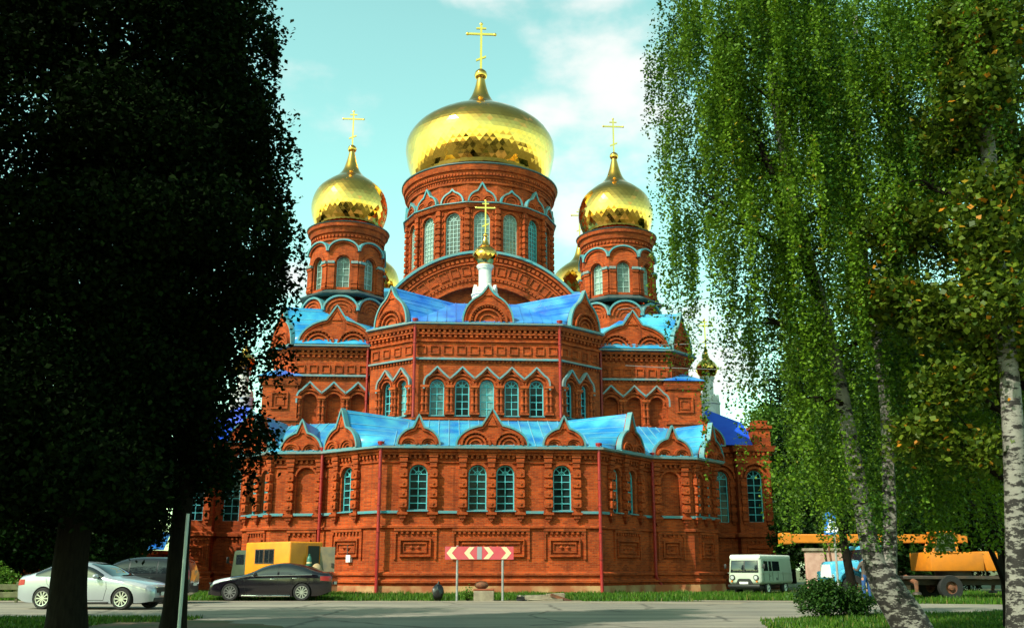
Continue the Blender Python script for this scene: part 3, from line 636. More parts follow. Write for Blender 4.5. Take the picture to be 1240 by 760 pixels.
# --- side masses under the small towers
def pipe(name, F, u, z1, z0, w=.32, elbow=0):
    b = MB(); p = [F.p(u, z1+.1, .35), F.p(u, z1-.1, w), F.p(u, z0+.9, w), F.p(u, z0+.75, w)]
    if elbow: p += [F.p(u+elbow*.25, z0+.45, w+.12), F.p(u+elbow*.25, z0, w+.16)]
    else: p += [F.p(u, z0, w+.1)]
    b.tube(p, .085, 10, 'pipe'); b.lathe(F.p(u, z1-.02, .35), [(.09, 0), (.17, .2), (.17, .3), (.02, .3)], 10, 'pipe')
    z = z0+1.6
    while z < z1-.4: b.lathe(F.p(u, z, w), [(.088, 0), (.11, .01), (.11, .07), (.088, .08)], 10, 'pipe'); z += 1.3
    return b.build('downpipe', CH)
def side_mass(sg):
    P = [(6.9, 8.0), (11.25, 8.0), (12.9, 9.75), (13.0, 16)]
    if sg < 0: P = [(-x-(.1 if i == 1 else 0), y) for i, (x, y) in enumerate(P)][::-1]
    b = MB(); bd = MB(); fs = [Frame(P[i], P[i+1]) for i in range(3)]
    fr, chf, sd_ = (fs[0], fs[1], fs[2]) if sg > 0 else (fs[2], fs[1], fs[0])
    cs = [.72, 2.14, 3.5] if sg > 0 else [1.0, 2.40, 3.82]
    arcade(b, fr, cs, .84, 9.4, 1.85, .70, niche=True, z1=14.2)
    for F in (chf, sd_): b.panel(F, [(0, 7.4), (F.len, 7.4), (F.len, 14.2), (0, 14.2)], [], 'brick')
    for F in fs: dentils(b, F, 13.46, .16); dentils(b, F, 13.72, .13, .3, .24); dentils(b, F, 12.14, .12, .22, .1, .1)
    frieze(b, fr, 12.5, 13.0, 6, .5); frieze(b, chf, 12.5, 13.0, 3, .5)
    b.sweep(P, [(0, 13.62), (.18, 13.62), (.18, 13.71), (0, 13.71)], 'brick'); b.sweep(P, [(0, 13.85), (.3, 13.85), (.36, 14.0), (0, 14.0)], 'brick')
    bd.sweep(P, [(0, 12.44), (.2, 12.36), (.2, 12.28), (0, 12.28)], 'band'); bd.sweep(P, [(.28, 14.02), (.52, 14.06), (.52, 14.14), (0, 14.26), (0, 14.02)], 'band')
    b.build('side_wall', CH); bd.build('eave_flashing', CH)
    put_kok(fr, 2.15 if sg > 0 else 2.4, 14.24, (2.20, 1.50, 2.36, True, 74), .2); put_kok(chf, chf.len/2+.0, 14.24, (1.12, 1.6, 2.5, False, 64), .2)
    # roof of the mass up to the tower foot
    ax = 8.9*sg; A = chf.p(chf.len/2, 16.72, .2); T = Vector((ax, 12, 17.6)); k = fr.p(2.15 if sg > 0 else 2.4, 16.5, .15); z = 14.2
    fa, fb_ = fr.p(0, z, .5), fr.p(fr.len, z, .5)
    if sg > 0: ins, out = fa, fb_
    else: ins, out = fb_, fa
    c0 = chf.p(chf.len if sg > 0 else 0, z, .5); bk = Vector((13.4*sg, 16, z)); kk = Vector((k.x, 10.2, 17.3)); ina = Vector((6.4*sg, 12, 16.6))
    o_ = ogee(2.16, 1.48, 2.34, th=74); n = len(o_); bl = MB(); uu = 2.15 if sg > 0 else 2.4
    bl.add([fr.p(uu+x, 14.25+y, .14) for x, y in o_]+[fr.p(uu+x*.95, 14.25+y*.97+.5, -2.6) for x, y in o_], [(i, i+1, n+i+1, n+i) for i in range(n-1)], 'roof_cyan'); bl.build('gable_roof', CH)
    T2_ = Vector((ax, 9.9, 16.9)); T3 = Vector((ax+1.6*sg, 13.0, 17.3))
    plane_roof([(ins, T2_, ina), (ins, out, T2_)], 'roof_cyan', 'roof', seams=False)
    kc = (1.12, 1.6, 2.5, False, 64)
    if sg > 0: ruled(chf, chf.len/2, 14.24, kc, out, T2_, c0, T3, 'roof_cyan', .1)
    else: ruled(chf, chf.len/2, 14.24, kc, c0, T3, out, T2_, 'roof_cyan', .1)
    plane_roof([(c0, bk, T3)], 'roof_cyan', 'roof')
    # corner buttress with its own little roof
    q = [(11.05, 7.75), (13.1, 7.75), (13.1, 10.4), (11.05, 10.4)]
    if sg < 0: q = [(-x, y) for x, y in q][::-1]
    bb = MB(); bt = MB()
    for i in range(4):
        F = Frame(q[i], q[(i+1) % 4]); bb.panel(F, [(0, 7), (F.len, 7), (F.len, 12.2), (0, 12.2)], [], 'brick')
        bb.ribbon(F, [(F.len/2-.5, 10.3), (F.len/2+.5, 10.3), (F.len/2+.5, 11.3), (F.len/2-.5, 11.3)], 0, .12, 0, .1, 'brick', closed=True); bb.ribbon(F, [(F.len/2-.28, 10.52), (F.len/2+.28, 10.52), (F.len/2+.28, 11.08), (F.len/2-.28, 11.08)], 0, .08, 0, .06, 'brick', closed=True)
    bb.sweep(q, [(0, 11.7), (.1, 11.7), (.2, 12.0), (.2, 12.2), (0, 12.2)], 'brick', closed=True); bb.sweep(q, [(0, 9.6), (.1, 9.6), (.1, 9.75), (0, 9.75)], 'brick', closed=True)
    bb.build('corner_buttress', CH)
    m_ = sum((Vector(p) for p in q), Vector((0, 0)))/4; top = Vector((m_.x, m_.y+.6, 13.2)); g = [Vector((m_.x+(p[0]-m_.x)*1.3, m_.y+(p[1]-m_.y)*1.24, 12.22)) for p in q]
    plane_roof([(g[i], g[(i+1) % 4], top) for i in range(4)], 'roof_blue', 'roof', seams=False)
    pipe('downpipe', fr, (0.1 if sg > 0 else fr.len-.1), 14.1, 9.2)
    return fr
side_mass(1); side_mass(-1)

# --- main cube with the great gable arches
cube = MB()
for F in (Frame((-9.4, 11.6), (9.4, 11.6)), Frame((9.4, 11.6), (9.4, 30)), Frame((9.4, 30), (-9.4, 30)), Frame((-9.4, 30), (-9.4, 11.6))):
    cube.panel(F, [(0, 0), (F.len, 0), (F.len, 17.2), (0, 17.2)], [], 'brick')
cube.add([(-9.4, 11.6, 17.2), (9.4, 11.6, 17.2), (9.4, 30, 17.2), (-9.4, 30, 17.2)], [(0, 1, 2, 3)], 'dark_roof')
cube.build('nave_wall', CH)
def great_arch(F, u):
    RC, ZC = 7.5, 13.65; b = MB(); cu, cv = u, ZC
    hole = arc(cu, cv, 5.35, 0, 180, 30); outer = arc(cu, cv, RC, 0, 180, 40)
    b.panel(F, outer, [hole], 'brick', .7, .45); b.prism(F, arc(cu, cv, 5.5, 0, 180, 30), -.6, -.2, 'brick', back=False)
    for r, wd, hh in ((7.5, .16, .66), (6.95, .10, .58), (5.95, .09, .55), (5.45, .14, .60)): b.ribbon(F, arc(cu, cv, r, 180, 0, 44), -wd, 0, .45, hh, 'brick')
    for i in range(70):
        t = R(1.5+177*i/69); d = Vector((math.cos(t), math.sin(t))); q = Vector((-d.y, d.x))
        for rr, e, g, hh in ((7.13, .10, .10, .60), (5.78, .07, .09, .54)):
            c = Vector((cu, cv))+d*rr; b.prism(F, [tuple(c+d*x*e+q*y*g) for x, y in ((-1, -1), (1, -1), (1, 1), (-1, 1))], .45, hh, 'brick', back=False)
    for i in range(26):
        t = R(4+172*i/25); d = Vector((math.cos(t), math.sin(t))); q = Vector((-d.y, d.x)); c = Vector((cu, cv))+d*6.42
        b.ribbon(F, [tuple(c+d*x*.30+q*y*.28) for x, y in ((-1, 1), (-1, -1), (1, -1), (1, 1))], 0, .07, .45, .53, 'brick', closed=True)
    b.build('gable_arch', CH)
    t = MB(); t.ribbon(F, arc(cu, cv, 7.52, 180, 0, 48), 0, .16, -.3, .80, 'trim'); t.build('arch_flashing', CH)
    v = MB(); o_ = arc(cu, cv, 7.56, 180, 0, 40); n = len(o_)
    v.add([F.p(x, y, .3) for x, y in o_]+[F.p(x, y, -9) for x, y in o_], [(i, i+1, n+i+1, n+i) for i in range(n-1)], 'roof_cyan', True); v.build('vault_roof', CH)
great_arch(Frame((-9.4, 11.6), (9.4, 11.6)), 9.4); great_arch(Frame((9.4, 11.4), (9.4, 30.2)), 9.4); great_arch(Frame((-9.4, 30.2), (-9.4, 11.4)), 9.4); great_arch(Frame((9.4, 30), (-9.4, 30)), 9.4)

# --- onion domes covered in lozenge sheets
def smooth_prof(pts, n):
    out = []
    for i in range(len(pts)-1):
        p0 = pts[max(i-1, 0)]; p1 = pts[i]; p2 = pts[i+1]; p3 = pts[min(i+2, len(pts)-1)]
        for k in range(n):
            t = k/n; out.append(tuple(.5*((2*p1[j])+(-p0[j]+p2[j])*t+(2*p0[j]-5*p1[j]+4*p2[j]-p3[j])*t*t+(-p0[j]+3*p1[j]-3*p2[j]+p3[j])*t**3) for j in (0, 1)))
    return out+[pts[-1]]
def dome_mesh(prof, rows, cols, smooth_from, jit=.012, seed=1):
    """prof: (r, z) from the neck up. Lozenge facets up to smooth_from, smooth lathe above."""
    r_ = random.Random(seed); P = smooth_prof(prof, 14); b = MB()
    low = [p for p in P if p[1] <= smooth_from]; L_ = [0]
    for i in range(1, len(low)): L_.append(L_[-1]+math.hypot(low[i][0]-low[i-1][0], low[i][1]-low[i-1][1]))
    def at(s):
        for i in range(1, len(L_)):
            if L_[i] >= s-1e-9:
                t = (s-L_[i-1])/max(1e-9, L_[i]-L_[i-1]); return tuple(low[i-1][j]+(low[i][j]-low[i-1][j])*t for j in (0, 1))
        return low[-1]
    V_ = []
    for k in range(rows+1):
        rr, zz = at(L_[-1]*k/rows)
        for j in range(cols):
            a = 2*math.pi*(j+.5*(k % 2))/cols; q = rr+r_.uniform(-jit, jit); V_.append((q*math.cos(a), q*math.sin(a), zz+r_.uniform(-jit, jit)*(0 < k < rows)))
    f = []
    for k in range(rows):
        for j in range(cols):
            a, b_ = k*cols+j, k*cols+(j+1) % cols; c, d = (k+1)*cols+j, (k+1)*cols+(j+1) % cols
            if k % 2 == 0: f += [(a, b_, c), (b_, d, c)]
            else: f += [(a, b_, d), (a, d, c)]
    b.add(V_, f, 'gold'); hi = [low[-1]]+[p for p in P if p[1] > smooth_from]
    b.lathe((0, 0, 0), hi, 32, 'gold'); return b.mesh('dome')
def cross_mesh(H, th):
    """three-barred cross on its stem, facing -y"""
    b = MB(); W = H*.27
    b.box(F0, -th, th, 0, H, -th*.8, th*.8, 'gold_cross'); b.box(F0, -W, W, H*.76, H*.76+2*th, -th*.7, th*.7, 'gold_cross'); b.box(F0, -W*.36, W*.36, H*.89, H*.89+1.6*th, -th*.7, th*.7, 'gold_cross')
    b.prism(F0, [(-W*.36, H*.27-W*.16), (-W*.36, H*.27-W*.16-2*th), (W*.36, H*.27+W*.16-2*th), (W*.36, H*.27+W*.16)], -th*.7, th*.7, 'gold_cross')
    for u, v in ((-W, H*.76+th), (W, H*.76+th), (0, H)): b.ell((u, 0, v), (th*1.7, th*1.2, th*1.7), 'gold_cross', 8, 6)
    return b.mesh('cross')
def ball_mesh(r):
    b = MB(); b.lathe((0, 0, 0), [(r*.38, -r*1.25), (r*.62, -r*1.05), (r*.5, -r*.86), (r*.86, -r*.5), (r, 0), (r*.86, r*.5), (r*.5, r*.86), (r*.2, r*1.0), (.01, r*1.25)], 18, 'gold'); return b.mesh('ball')
def put_dome(me, x, y, z, bz, ball, cz, cross):
    o = link('dome', me, CH, (x, y, z)); link('ball', ball, o, (0, 0, bz)); link('cross', cross, o, (0, 0, cz)); return o

# --- central drum
DX, DY = 0, 20.8; ap_ = 5.35; nb = 16; hs = ap_*math.tan(math.pi/nb)
dr = MB(); db = MB(); dk = MB()
for i in range(nb):
    a = -math.pi/2+2*math.pi*i/nb; nx, ny = math.cos(a), math.sin(a); U = Vector((-ny, nx)); c = Vector((DX+nx*ap_, DY+ny*ap_))
    F = Frame(tuple(c-U*hs), tuple(c+U*hs)); m_ = F.len/2
    dr.panel(F, [(0, 20), (F.len, 20), (F.len, 27.9), (0, 27.9)], [arch_pts(m_, 22.35, 1.12, 3.4, 12)], 'brick', .4)
    put_window(F, m_, 22.35, 'drumblue' if i in (2, 3, 5) else 'drum', .22)
    dr.ribbon(F, arc(m_, 22.35+3.4-.56, .56+.13, 180, 0, 12), -.11, 0, 0, .08, 'brick')
    for k in range(9):
        dr.box(F, -.17, .17, 21.9+k*.46, 21.9+k*.46+.3, .0, .24, 'brick')
        dr.box(F, .26, .34, 21.9+k*.46, 21.9+k*.46+.24, .0, .09, 'brick'); dr.box(F, F.len-.34, F.len-.26, 21.9+k*.46, 21.9+k*.46+.24, .0, .09, 'brick')
    dr.box(F, -.10, .10, 21.5, 26.1, 0, .17, 'brick')
    # ring of small gables, every other bay a twin one under a point
    dbl = i % 2 == 0
    if dbl:
        o_ = ogee(.98, .86, 1.42, th=70); dr.prism(F, [(m_+x, 26.45+y) for x, y in o_], 0, .20, 'brick'); db.ribbon(F, [(m_+x, 26.45+y) for x, y in o_], -.05, .06, .0, .30, 'trim')
        for s_ in (-.46, .46):
            for r_, e, hh in ((.42, .07, .30), (.26, .06, .26)): dr.ribbon(F, arc(m_+s_, 26.47, r_, 180, 0, 10), -e, 0, .2, hh, 'brick')
    else:
        o_ = ogee(.84, .78, 1.02, th=66); dr.prism(F, [(m_+x, 26.45+y) for x, y in o_], 0, .17, 'brick'); db.ribbon(F, [(m_+x, 26.45+y) for x, y in o_], -.05, .06, .0, .27, 'trim')
        for r_, e, hh in ((.60, .08, .28), (.38, .07, .24)): dr.ribbon(F, arc(m_, 26.47, r_, 180, 0, 12), -e, 0, .17, hh, 'brick')
ringp = [(DX+(ap_)*math.cos(-math.pi/2+2*math.pi*(i-.5)/nb)/math.cos(math.pi/nb), DY+(ap_)*math.sin(-math.pi/2+2*math.pi*(i-.5)/nb)/math.cos(math.pi/nb)) for i in range(nb)]
dr.sweep(ringp, [(0, 25.98), (.2, 26.0), (.3, 26.18), (.3, 26.3), (0, 26.3)], 'brick', closed=True); db.sweep(ringp, [(0, 26.30), (.42, 26.30), (.42, 26.36), (0, 26.46)], 'trim', closed=True)
dr.sweep(ringp, [(0, 22.15), (.18, 22.1), (.18, 21.95), (0, 21.9)], 'brick', closed=True)
dr.lathe((DX, DY, 0), [(5.45, 27.8), (5.52, 27.85), (5.52, 28.0), (5.46, 28.02), (5.46, 28.2), (5.6, 28.25), (5.6, 28.38), (5.66, 28.4), (5.7, 28.75), (5.84, 28.8), (5.92, 29.1), (5.92, 29.2), (5.2, 29.25)], 64, 'brick', False)
for i in range(150):
    a = 2*math.pi*i/150; U = Vector((-math.sin(a), math.cos(a))); c = Vector((DX+math.cos(a)*5.6, DY+math.sin(a)*5.6)); F = Frame(tuple(c-U*.07), tuple(c+U*.07)); dr.box(F, 0, .14, 28.42, 28.60, 0, .14, 'brick')
    if i % 1 == 0: c = Vector((DX+math.cos(a)*5.46, DY+math.sin(a)*5.46)); F = Frame(tuple(c-U*.06), tuple(c+U*.06)); dr.box(F, 0, .12, 28.04, 28.17, 0, .07, 'brick')
dk.lathe((DX, DY, 0), [(6.6, 20.2), (6.6, 21.0), (6.0, 21.2), (5.5, 21.85), (5.3, 21.9)], 16, 'dark_roof', False); er = MB(); er.lathe((DX, DY, 0), [(5.94, 29.18), (6.0, 29.22), (6.0, 29.3), (5.3, 29.5)], 64, 'dark_roof'); er.build('eave_ring', CH)
dr.build('drum', CH); db.build('gable_flashing', CH); dk.build('drum_skirt', CH)
MAIN = [(4.6, 0), (5.15, .75), (5.5, 1.7), (5.72, 2.7), (5.78, 3.3), (5.66, 4.0), (5.12, 4.85), (4.2, 5.6), (3.0, 6.3), (2.0, 6.82), (1.28, 7.3), (.80, 7.95), (.50, 8.75), (.32, 9.6)]
put_dome(dome_mesh(MAIN, 27, 72, 6.3, .007, 3), DX, DY, 29.35, 9.95, ball_mesh(.52), 10.4, cross_mesh(4.1, .085))

# --- four corner towers
def tower_parts(cx, cy):
    n = 8; ap_ = 2.28; hs = ap_*math.tan(math.pi/n); b = MB(); t = MB(); d = MB(); tf = MB(); tb = MB()
    for i in range(n):
        a = -math.pi/2+2*math.pi*i/n; nx, ny = math.cos(a), math.sin(a); U = Vector((-ny, nx)); c = Vector((cx+nx*ap_, cy+ny*ap_)); F = Frame(tuple(c-U*hs), tuple(c+U*hs)); m_ = F.len/2
        top = [(F.len, 18.2), (F.len, 20.7)]+arc(m_, 20.7, m_-.001, 0, 180, 14, .72)[1:-1]+[(0, 20.7), (0, 18.2)]
        b.panel(F, top, [arch_pts(m_, 18.35, .82, 2.05, 12)], 'brick', .4); put_window(F, m_, 18.35, 'tower', .28)
        b.ribbon(F, arc(m_, 20.0, .62, 180, 0, 12), -.16, 0, 0, .10, 'brick'); b.ribbon(F, arc(m_, 20.7, m_-.06, 180, 0, 14, .66), -.08, 0, 0, .12, 'brick'); t.ribbon(F, arc(m_, 20.7, m_, 180, 0, 14, .72), -.02, .08, -.4, .2, 'trim')
        for s0, s1 in ((0, .42), (F.len-.42, F.len)):
            b.box(F, s0, s1, 18.2, 19.85, 0, .12, 'brick'); b.box(F, s0, s1, 19.70, 19.84, 0, .19, 'brick'); b.box(F, s0, s1, 18.3, 18.45, 0, .17, 'brick'); b.box(F, s0, s1, 18.55, 18.64, 0, .16, 'brick')
            tb = MB(); tb.prism(F, [(s0, 19.86), (s1, 19.86), (s1, 20.02), (s0, 20.02)], 0, .24, 'band'); tb.build('capital_band', CH)
        # foot ring of round gables
        c2 = Vector((cx+nx*2.55, cy+ny*2.55)); h2 = 2.55*math.tan(math.pi/n); F2 = Frame(tuple(c2-U*h2), tuple(c2+U*h2)); m2 = F2.len/2
        b.prism(F2, [(0, 15.6), (F2.len, 15.6), (F2.len, 16.75)]+arc(m2, 16.75, m2-.001, 0, 180, 14, .92)[1:-1]+[(0, 16.75)], -.3, 0, 'brick')
        for r_, e, hh in ((.86, .1, .10), (.62, .1, .07), (.38, .08, .05)): b.ribbon(F2, arc(m2, 16.7, m2*r_, 180, 0, 14, .92*r_), -e, 0, 0, hh, 'brick')
        for k in range(13):
            tt = R(8+164*k/12); cu, cv = m2+m2*.77*math.cos(tt), 16.7+.71*math.sin(tt); b.box(F2, cu-.035, cu+.035, cv-.035, cv+.035, 0, .07, 'brick')
        tf.ribbon(F2, arc(m2, 16.75, m2, 180, 0, 14, .92), -.03, .09, -.6, .16, 'trim')
    b.lathe((cx, cy, 0), [(2.2, 21.0), (2.22, 21.45), (2.32, 21.5), (2.32, 21.62), (2.26, 21.65), (2.30, 21.95), (2.42, 22.0), (2.5, 22.3), (2.62, 22.36), (2.66, 22.6), (2.2, 22.65)], 40, 'brick', False)
    for i in range(60):
        a = 2*math.pi*i/60; U = Vector((-math.sin(a), math.cos(a))); c = Vector((cx+math.cos(a)*2.30, cy+math.sin(a)*2.30)); F = Frame(tuple(c-U*.07), tuple(c+U*.07)); b.box(F, 0, .14, 21.7, 21.85, 0, .09, 'brick')
    d.lathe((cx, cy, 0), [(2.6, 17.72), (3.0, 17.80), (3.04, 17.87), (2.45, 18.2), (2.2, 18.24)], 8, 'dark_roof', False, math.pi/8, math.pi/8+2*math.pi); e = MB(); e.lathe((cx, cy, 0), [(2.68, 22.58), (2.72, 22.64), (2.3, 22.8)], 40, 'dark_roof'); e.build('eave_ring', CH)
    e = MB(); e.lathe((cx, cy, 0), [(2.26, 20.72), (2.25, 20.9), (2.16, 21.5)], 24, 'roof_cyan'); e.build('arch_roof', CH)
    b.build('tower_wall', CH); t.build('arch_flashing', CH); tf.build('gable_flashing', CH); d.build('tower_skirt', CH)
SMALL = [(1.9, 0), (2.22, .42), (2.42, 1.0), (2.52, 1.65), (2.42, 2.3), (2.12, 2.95), (1.55, 3.5), (.95, 3.95), (.58, 4.4), (.38, 4.95), (.24, 5.5), (.17, 5.8)]
sdm = dome_mesh(SMALL, 17, 44, 3.55, .005, 5); sball = ball_mesh(.30); scross = cross_mesh(2.55, .045)
for cx, cy in ((-8.95, 12), (8.95, 12), (-8.95, 29.7), (8.95, 29.7)):
    tower_parts(cx, cy); put_dome(sdm, cx, cy, 22.72, 6.0, sball, 6.25, scross)

# --- white turrets with their own little domes
TINY = [(.48, 0), (.68, .22), (.80, .55), (.78, .75), (.62, 1.02), (.36, 1.25), (.20, 1.5), (.11, 1.85)]
tdm = dome_mesh(TINY, 7, 16, 1.05, .006, 8); tball = ball_mesh(.15); tcross = cross_mesh(2.2, .045)
def turret(x, y, z):
    b = MB(); b.lathe((0, 0, 0), [(.80, -1.2), (.80, .25), (.86, .3), (.86, .42), (.66, .5), (.66, .66), (.46, .82), (.40, .95), (.40, 2.0), (.46, 2.04), (.46, 2.1), (.54, 2.2), (.54, 2.3), (.3, 2.36)], 16, 'white')
    for i in range(8):
        a = math.pi/8+2*math.pi*i/8; U = Vector((-math.sin(a), math.cos(a))); c = Vector((math.cos(a)*.67, math.sin(a)*.67)); F = Frame(tuple(c-U*.22), tuple(c+U*.22)); b.prism(F, [(0, .5), (.44, .5), (.44, .68), (.22, .98), (0, .68)], -.1, .08, 'white')
    o = b.build('turret', CH, (x, y, z)); link('dome', tdm, o, (0, 0, 2.32)); link('ball', tball, o, (0, 0, 4.3)); link('cross', tcross, o, (0, 0, 4.45))
turret(0, 8.8, 17.35); turret(16.6, 19.0, 12.4); turret(-16.6, 19.0, 12.4)

# --- transepts
def transept(sg):
    P = [(13.3, 14.0), (16.7, 14.0), (16.7, 13.2), (18.9, 13.2), (18.9, 14.9), (19.3, 15.2), (19.3, 27), (13.3, 27)]
    if sg < 0: P = [(-x, y) for x, y in P][::-1]
    b = MB(); t = MB(); n = len(P)
    Fs = [Frame(P[i], P[i+1]) for i in range(n-1)]
    ia, ib = (0, 2) if sg > 0 else (n-2, n-4)
    for i, F in enumerate(Fs):
        hs = []
        if i == ia: u = 2.45 if sg > 0 else F.len-2.45; hs = [(u, 1.0, 'tall')]
        if i == ib: u = F.len/2; hs = [(u, .8, 'tall')]
        b.panel(F, [(0, 0), (F.len, 0), (F.len, 9.1), (0, 9.1)], [arch_pts(u, 4.15, 1.0, 3.3, 12) for u, _, _ in hs], 'brick', .4)
        for u, wd, k in hs:
            put_window(F, u, 4.15, 'tall', .24)
            for r_, e, hh in ((.72, .14, .2), (1.0, .12, .28)): b.ribbon(F, arc(u, 4.15+2.8, r_, 180, 0, 14), -e, 0, 0, hh, 'brick')
            for s_ in (-.78, .78):
                for v in range(5): b.box(F, u+s_-.18, u+s_+.18, 4.2+v*.55, 4.55+v*.55, 0, .22, 'brick')
                b.box(F, u+s_-.12, u+s_+.12, 4.0, 6.9, 0, .14, 'brick')
        if i == ia:
            uu = .9 if sg > 0 else F.len-.9; relief_panel(b, F, uu, 1.6, 2.7, 1.2, 3)
            for v in (5.0, 6.4): b.ribbon(F, [(uu-.3, v), (uu+.3, v), (uu+.3, v+.8), (uu-.3, v+.8)], 0, .1, 0, .08, 'brick', closed=True)
        if i == ib: relief_panel(b, F, F.len/2, 1.6, 2.6, 1.5, 3)
        if F.len > 1: dentils(b, F, 8.4, .2, .3, .2); dentils(b, F, 2.98, .14, .26, .12, .12)
    b.sweep(P, [(0, 8.62), (.25, 8.66), (.36, 9.0), (0, 9.0)], 'brick'); b.sweep(P, [(0, 3.5), (.2, 3.4), (.2, 3.2), (0, 3.14)], 'brick'); b.sweep(P, [(0, 7.9), (.1, 7.9), (.1, 8.05), (0, 8.05)], 'brick')
    b.sweep(P, [(0, 1.10), (.24, 1.02), (.24, .92), (.14, .86), (.14, .74), (.30, .66), (.30, 0), (0, 0)], 'brick'); b.build('transept_wall', CH)
    x0, x1 = 12.8*sg, 18.3*sg; y0 = 13.7; z = 9.15
    A, B, D, E2 = Vector((x0, y0, z)), Vector((x1, y0, z)), Vector((x1, 27, z)), Vector((x0, 27, z)); r0, r1 = Vector((15.6*sg, 15.8, 11.8)), Vector((15.6*sg, 24.8, 11.8)); r0b = Vector((17.9*sg, 15.6, 10.9)); 
    plane_roof([(A, B, r0b, r0), (B, D, r1, r0b), (r0b, r1, r0), (D, E2, r1), (E2, A, r0, r1)], 'roof_deep', 'roof', seams=False)
    pr = MB(); px0, px1 = (18.0, 19.1) if sg > 0 else (-19.1, -18.0); Fp = Frame((px0, 13.4), (px1, 13.4)); pr.box(Fp, 0, 1.1, 9.0, 10.2, -1.1, 0, 'brick'); pr.box(Fp, -.12, 1.22, 10.2, 10.4, -1.2, .12, 'brick'); pr.box(Fp, .1, 1.0, 10.4, 10.75, -1.0, -.1, 'brick'); pr.build('corner_pier', CH)
    put_kok(Fs[ia], 1.55 if sg > 0 else Fs[ia].len-1.55, 9.15, (1.25, 1.25, 2.0, False, 62), .2)
    F_ = Fs[ia]; u_ = 1.55 if sg > 0 else F_.len-1.55; o_ = ogee(1.22, 1.22, 1.96); k = len(o_); bl = MB()
    bl.add([F_.p(u_+x, 9.16+y, .1) for x, y in o_]+[F_.p(u_+x, 9.16+y, -3) for x, y in o_], [(i, i+1, k+i+1, k+i) for i in range(k-1)], 'roof_deep'); bl.build('gable_roof', CH)
transept(1); transept(-1)

# west arm behind the cube, seen from the side only
wa = MB()
for F in (Frame((9, 30), (9, 44)), Frame((9, 44), (-9, 44)), Frame((-9, 44), (-9, 30))): wa.panel(F, [(0, 0), (F.len, 0), (F.len, 12), (0, 12)], [], 'brick')
wa.build('west_wall', CH); plane_roof([((-9.4, 30, 12), (-9.4, 44.4, 12), (0, 44.4, 15), (0, 30, 15)), ((9.4, 30, 12), (0, 30, 15), (0, 44.4, 15), (9.4, 44.4, 12))], 'roof_blue', 'roof', seams=False)
# --- downpipes
pipe('downpipe', FRONT, -.02, 7.15, .05, .36); pipe('downpipe', FRONT, FRONT.len+.02, 7.15, .05, .36)
pipe('downpipe', CHL, .12, 7.15, 1.6, .36); pipe('downpipe', CHR, CHR.len-.05, 7.15, .05, .30, 1)
pipe('downpipe', t2f[1], 0, 14.7, 9.35, .3); pipe('downpipe', t2f[1], t2f[1].len, 14.7, 9.35, .3)
mb = MB(); mb.box(CHL, 2.05, 2.35, 1.55, 1.9, .01, .18, 'sign_white'); mb.box(CHL, 2.0, 2.06, 1.9, 2.4, .01, .08, 'steel'); tag(mb.build('meter_box', CH), 'small white box on the brick')
# low annex left of the church
an = MB()
for F in (Frame((-30, 12.6), (-19.6, 12.6)), Frame((-30, 20), (-30, 12.6)), Frame((-19.6, 12.6), (-19.6, 20))):
    an.panel(F, [(0, 0), (F.len, 0), (F.len, 2.3), (0, 2.3)], [], 'brick'); an.box(F, 0, F.len, 2.1, 2.32, 0, .25, 'brick'); an.box(F, 0, F.len, .5, .7, 0, .2, 'brick')
an.build('annex_wall', CH); plane_roof([((-30.4, 12.2, 2.34), (-19.2, 12.2, 2.34), (-19.6, 15, 3.5), (-30, 15, 3.5))], 'roof_blue', 'roof', seams=False)

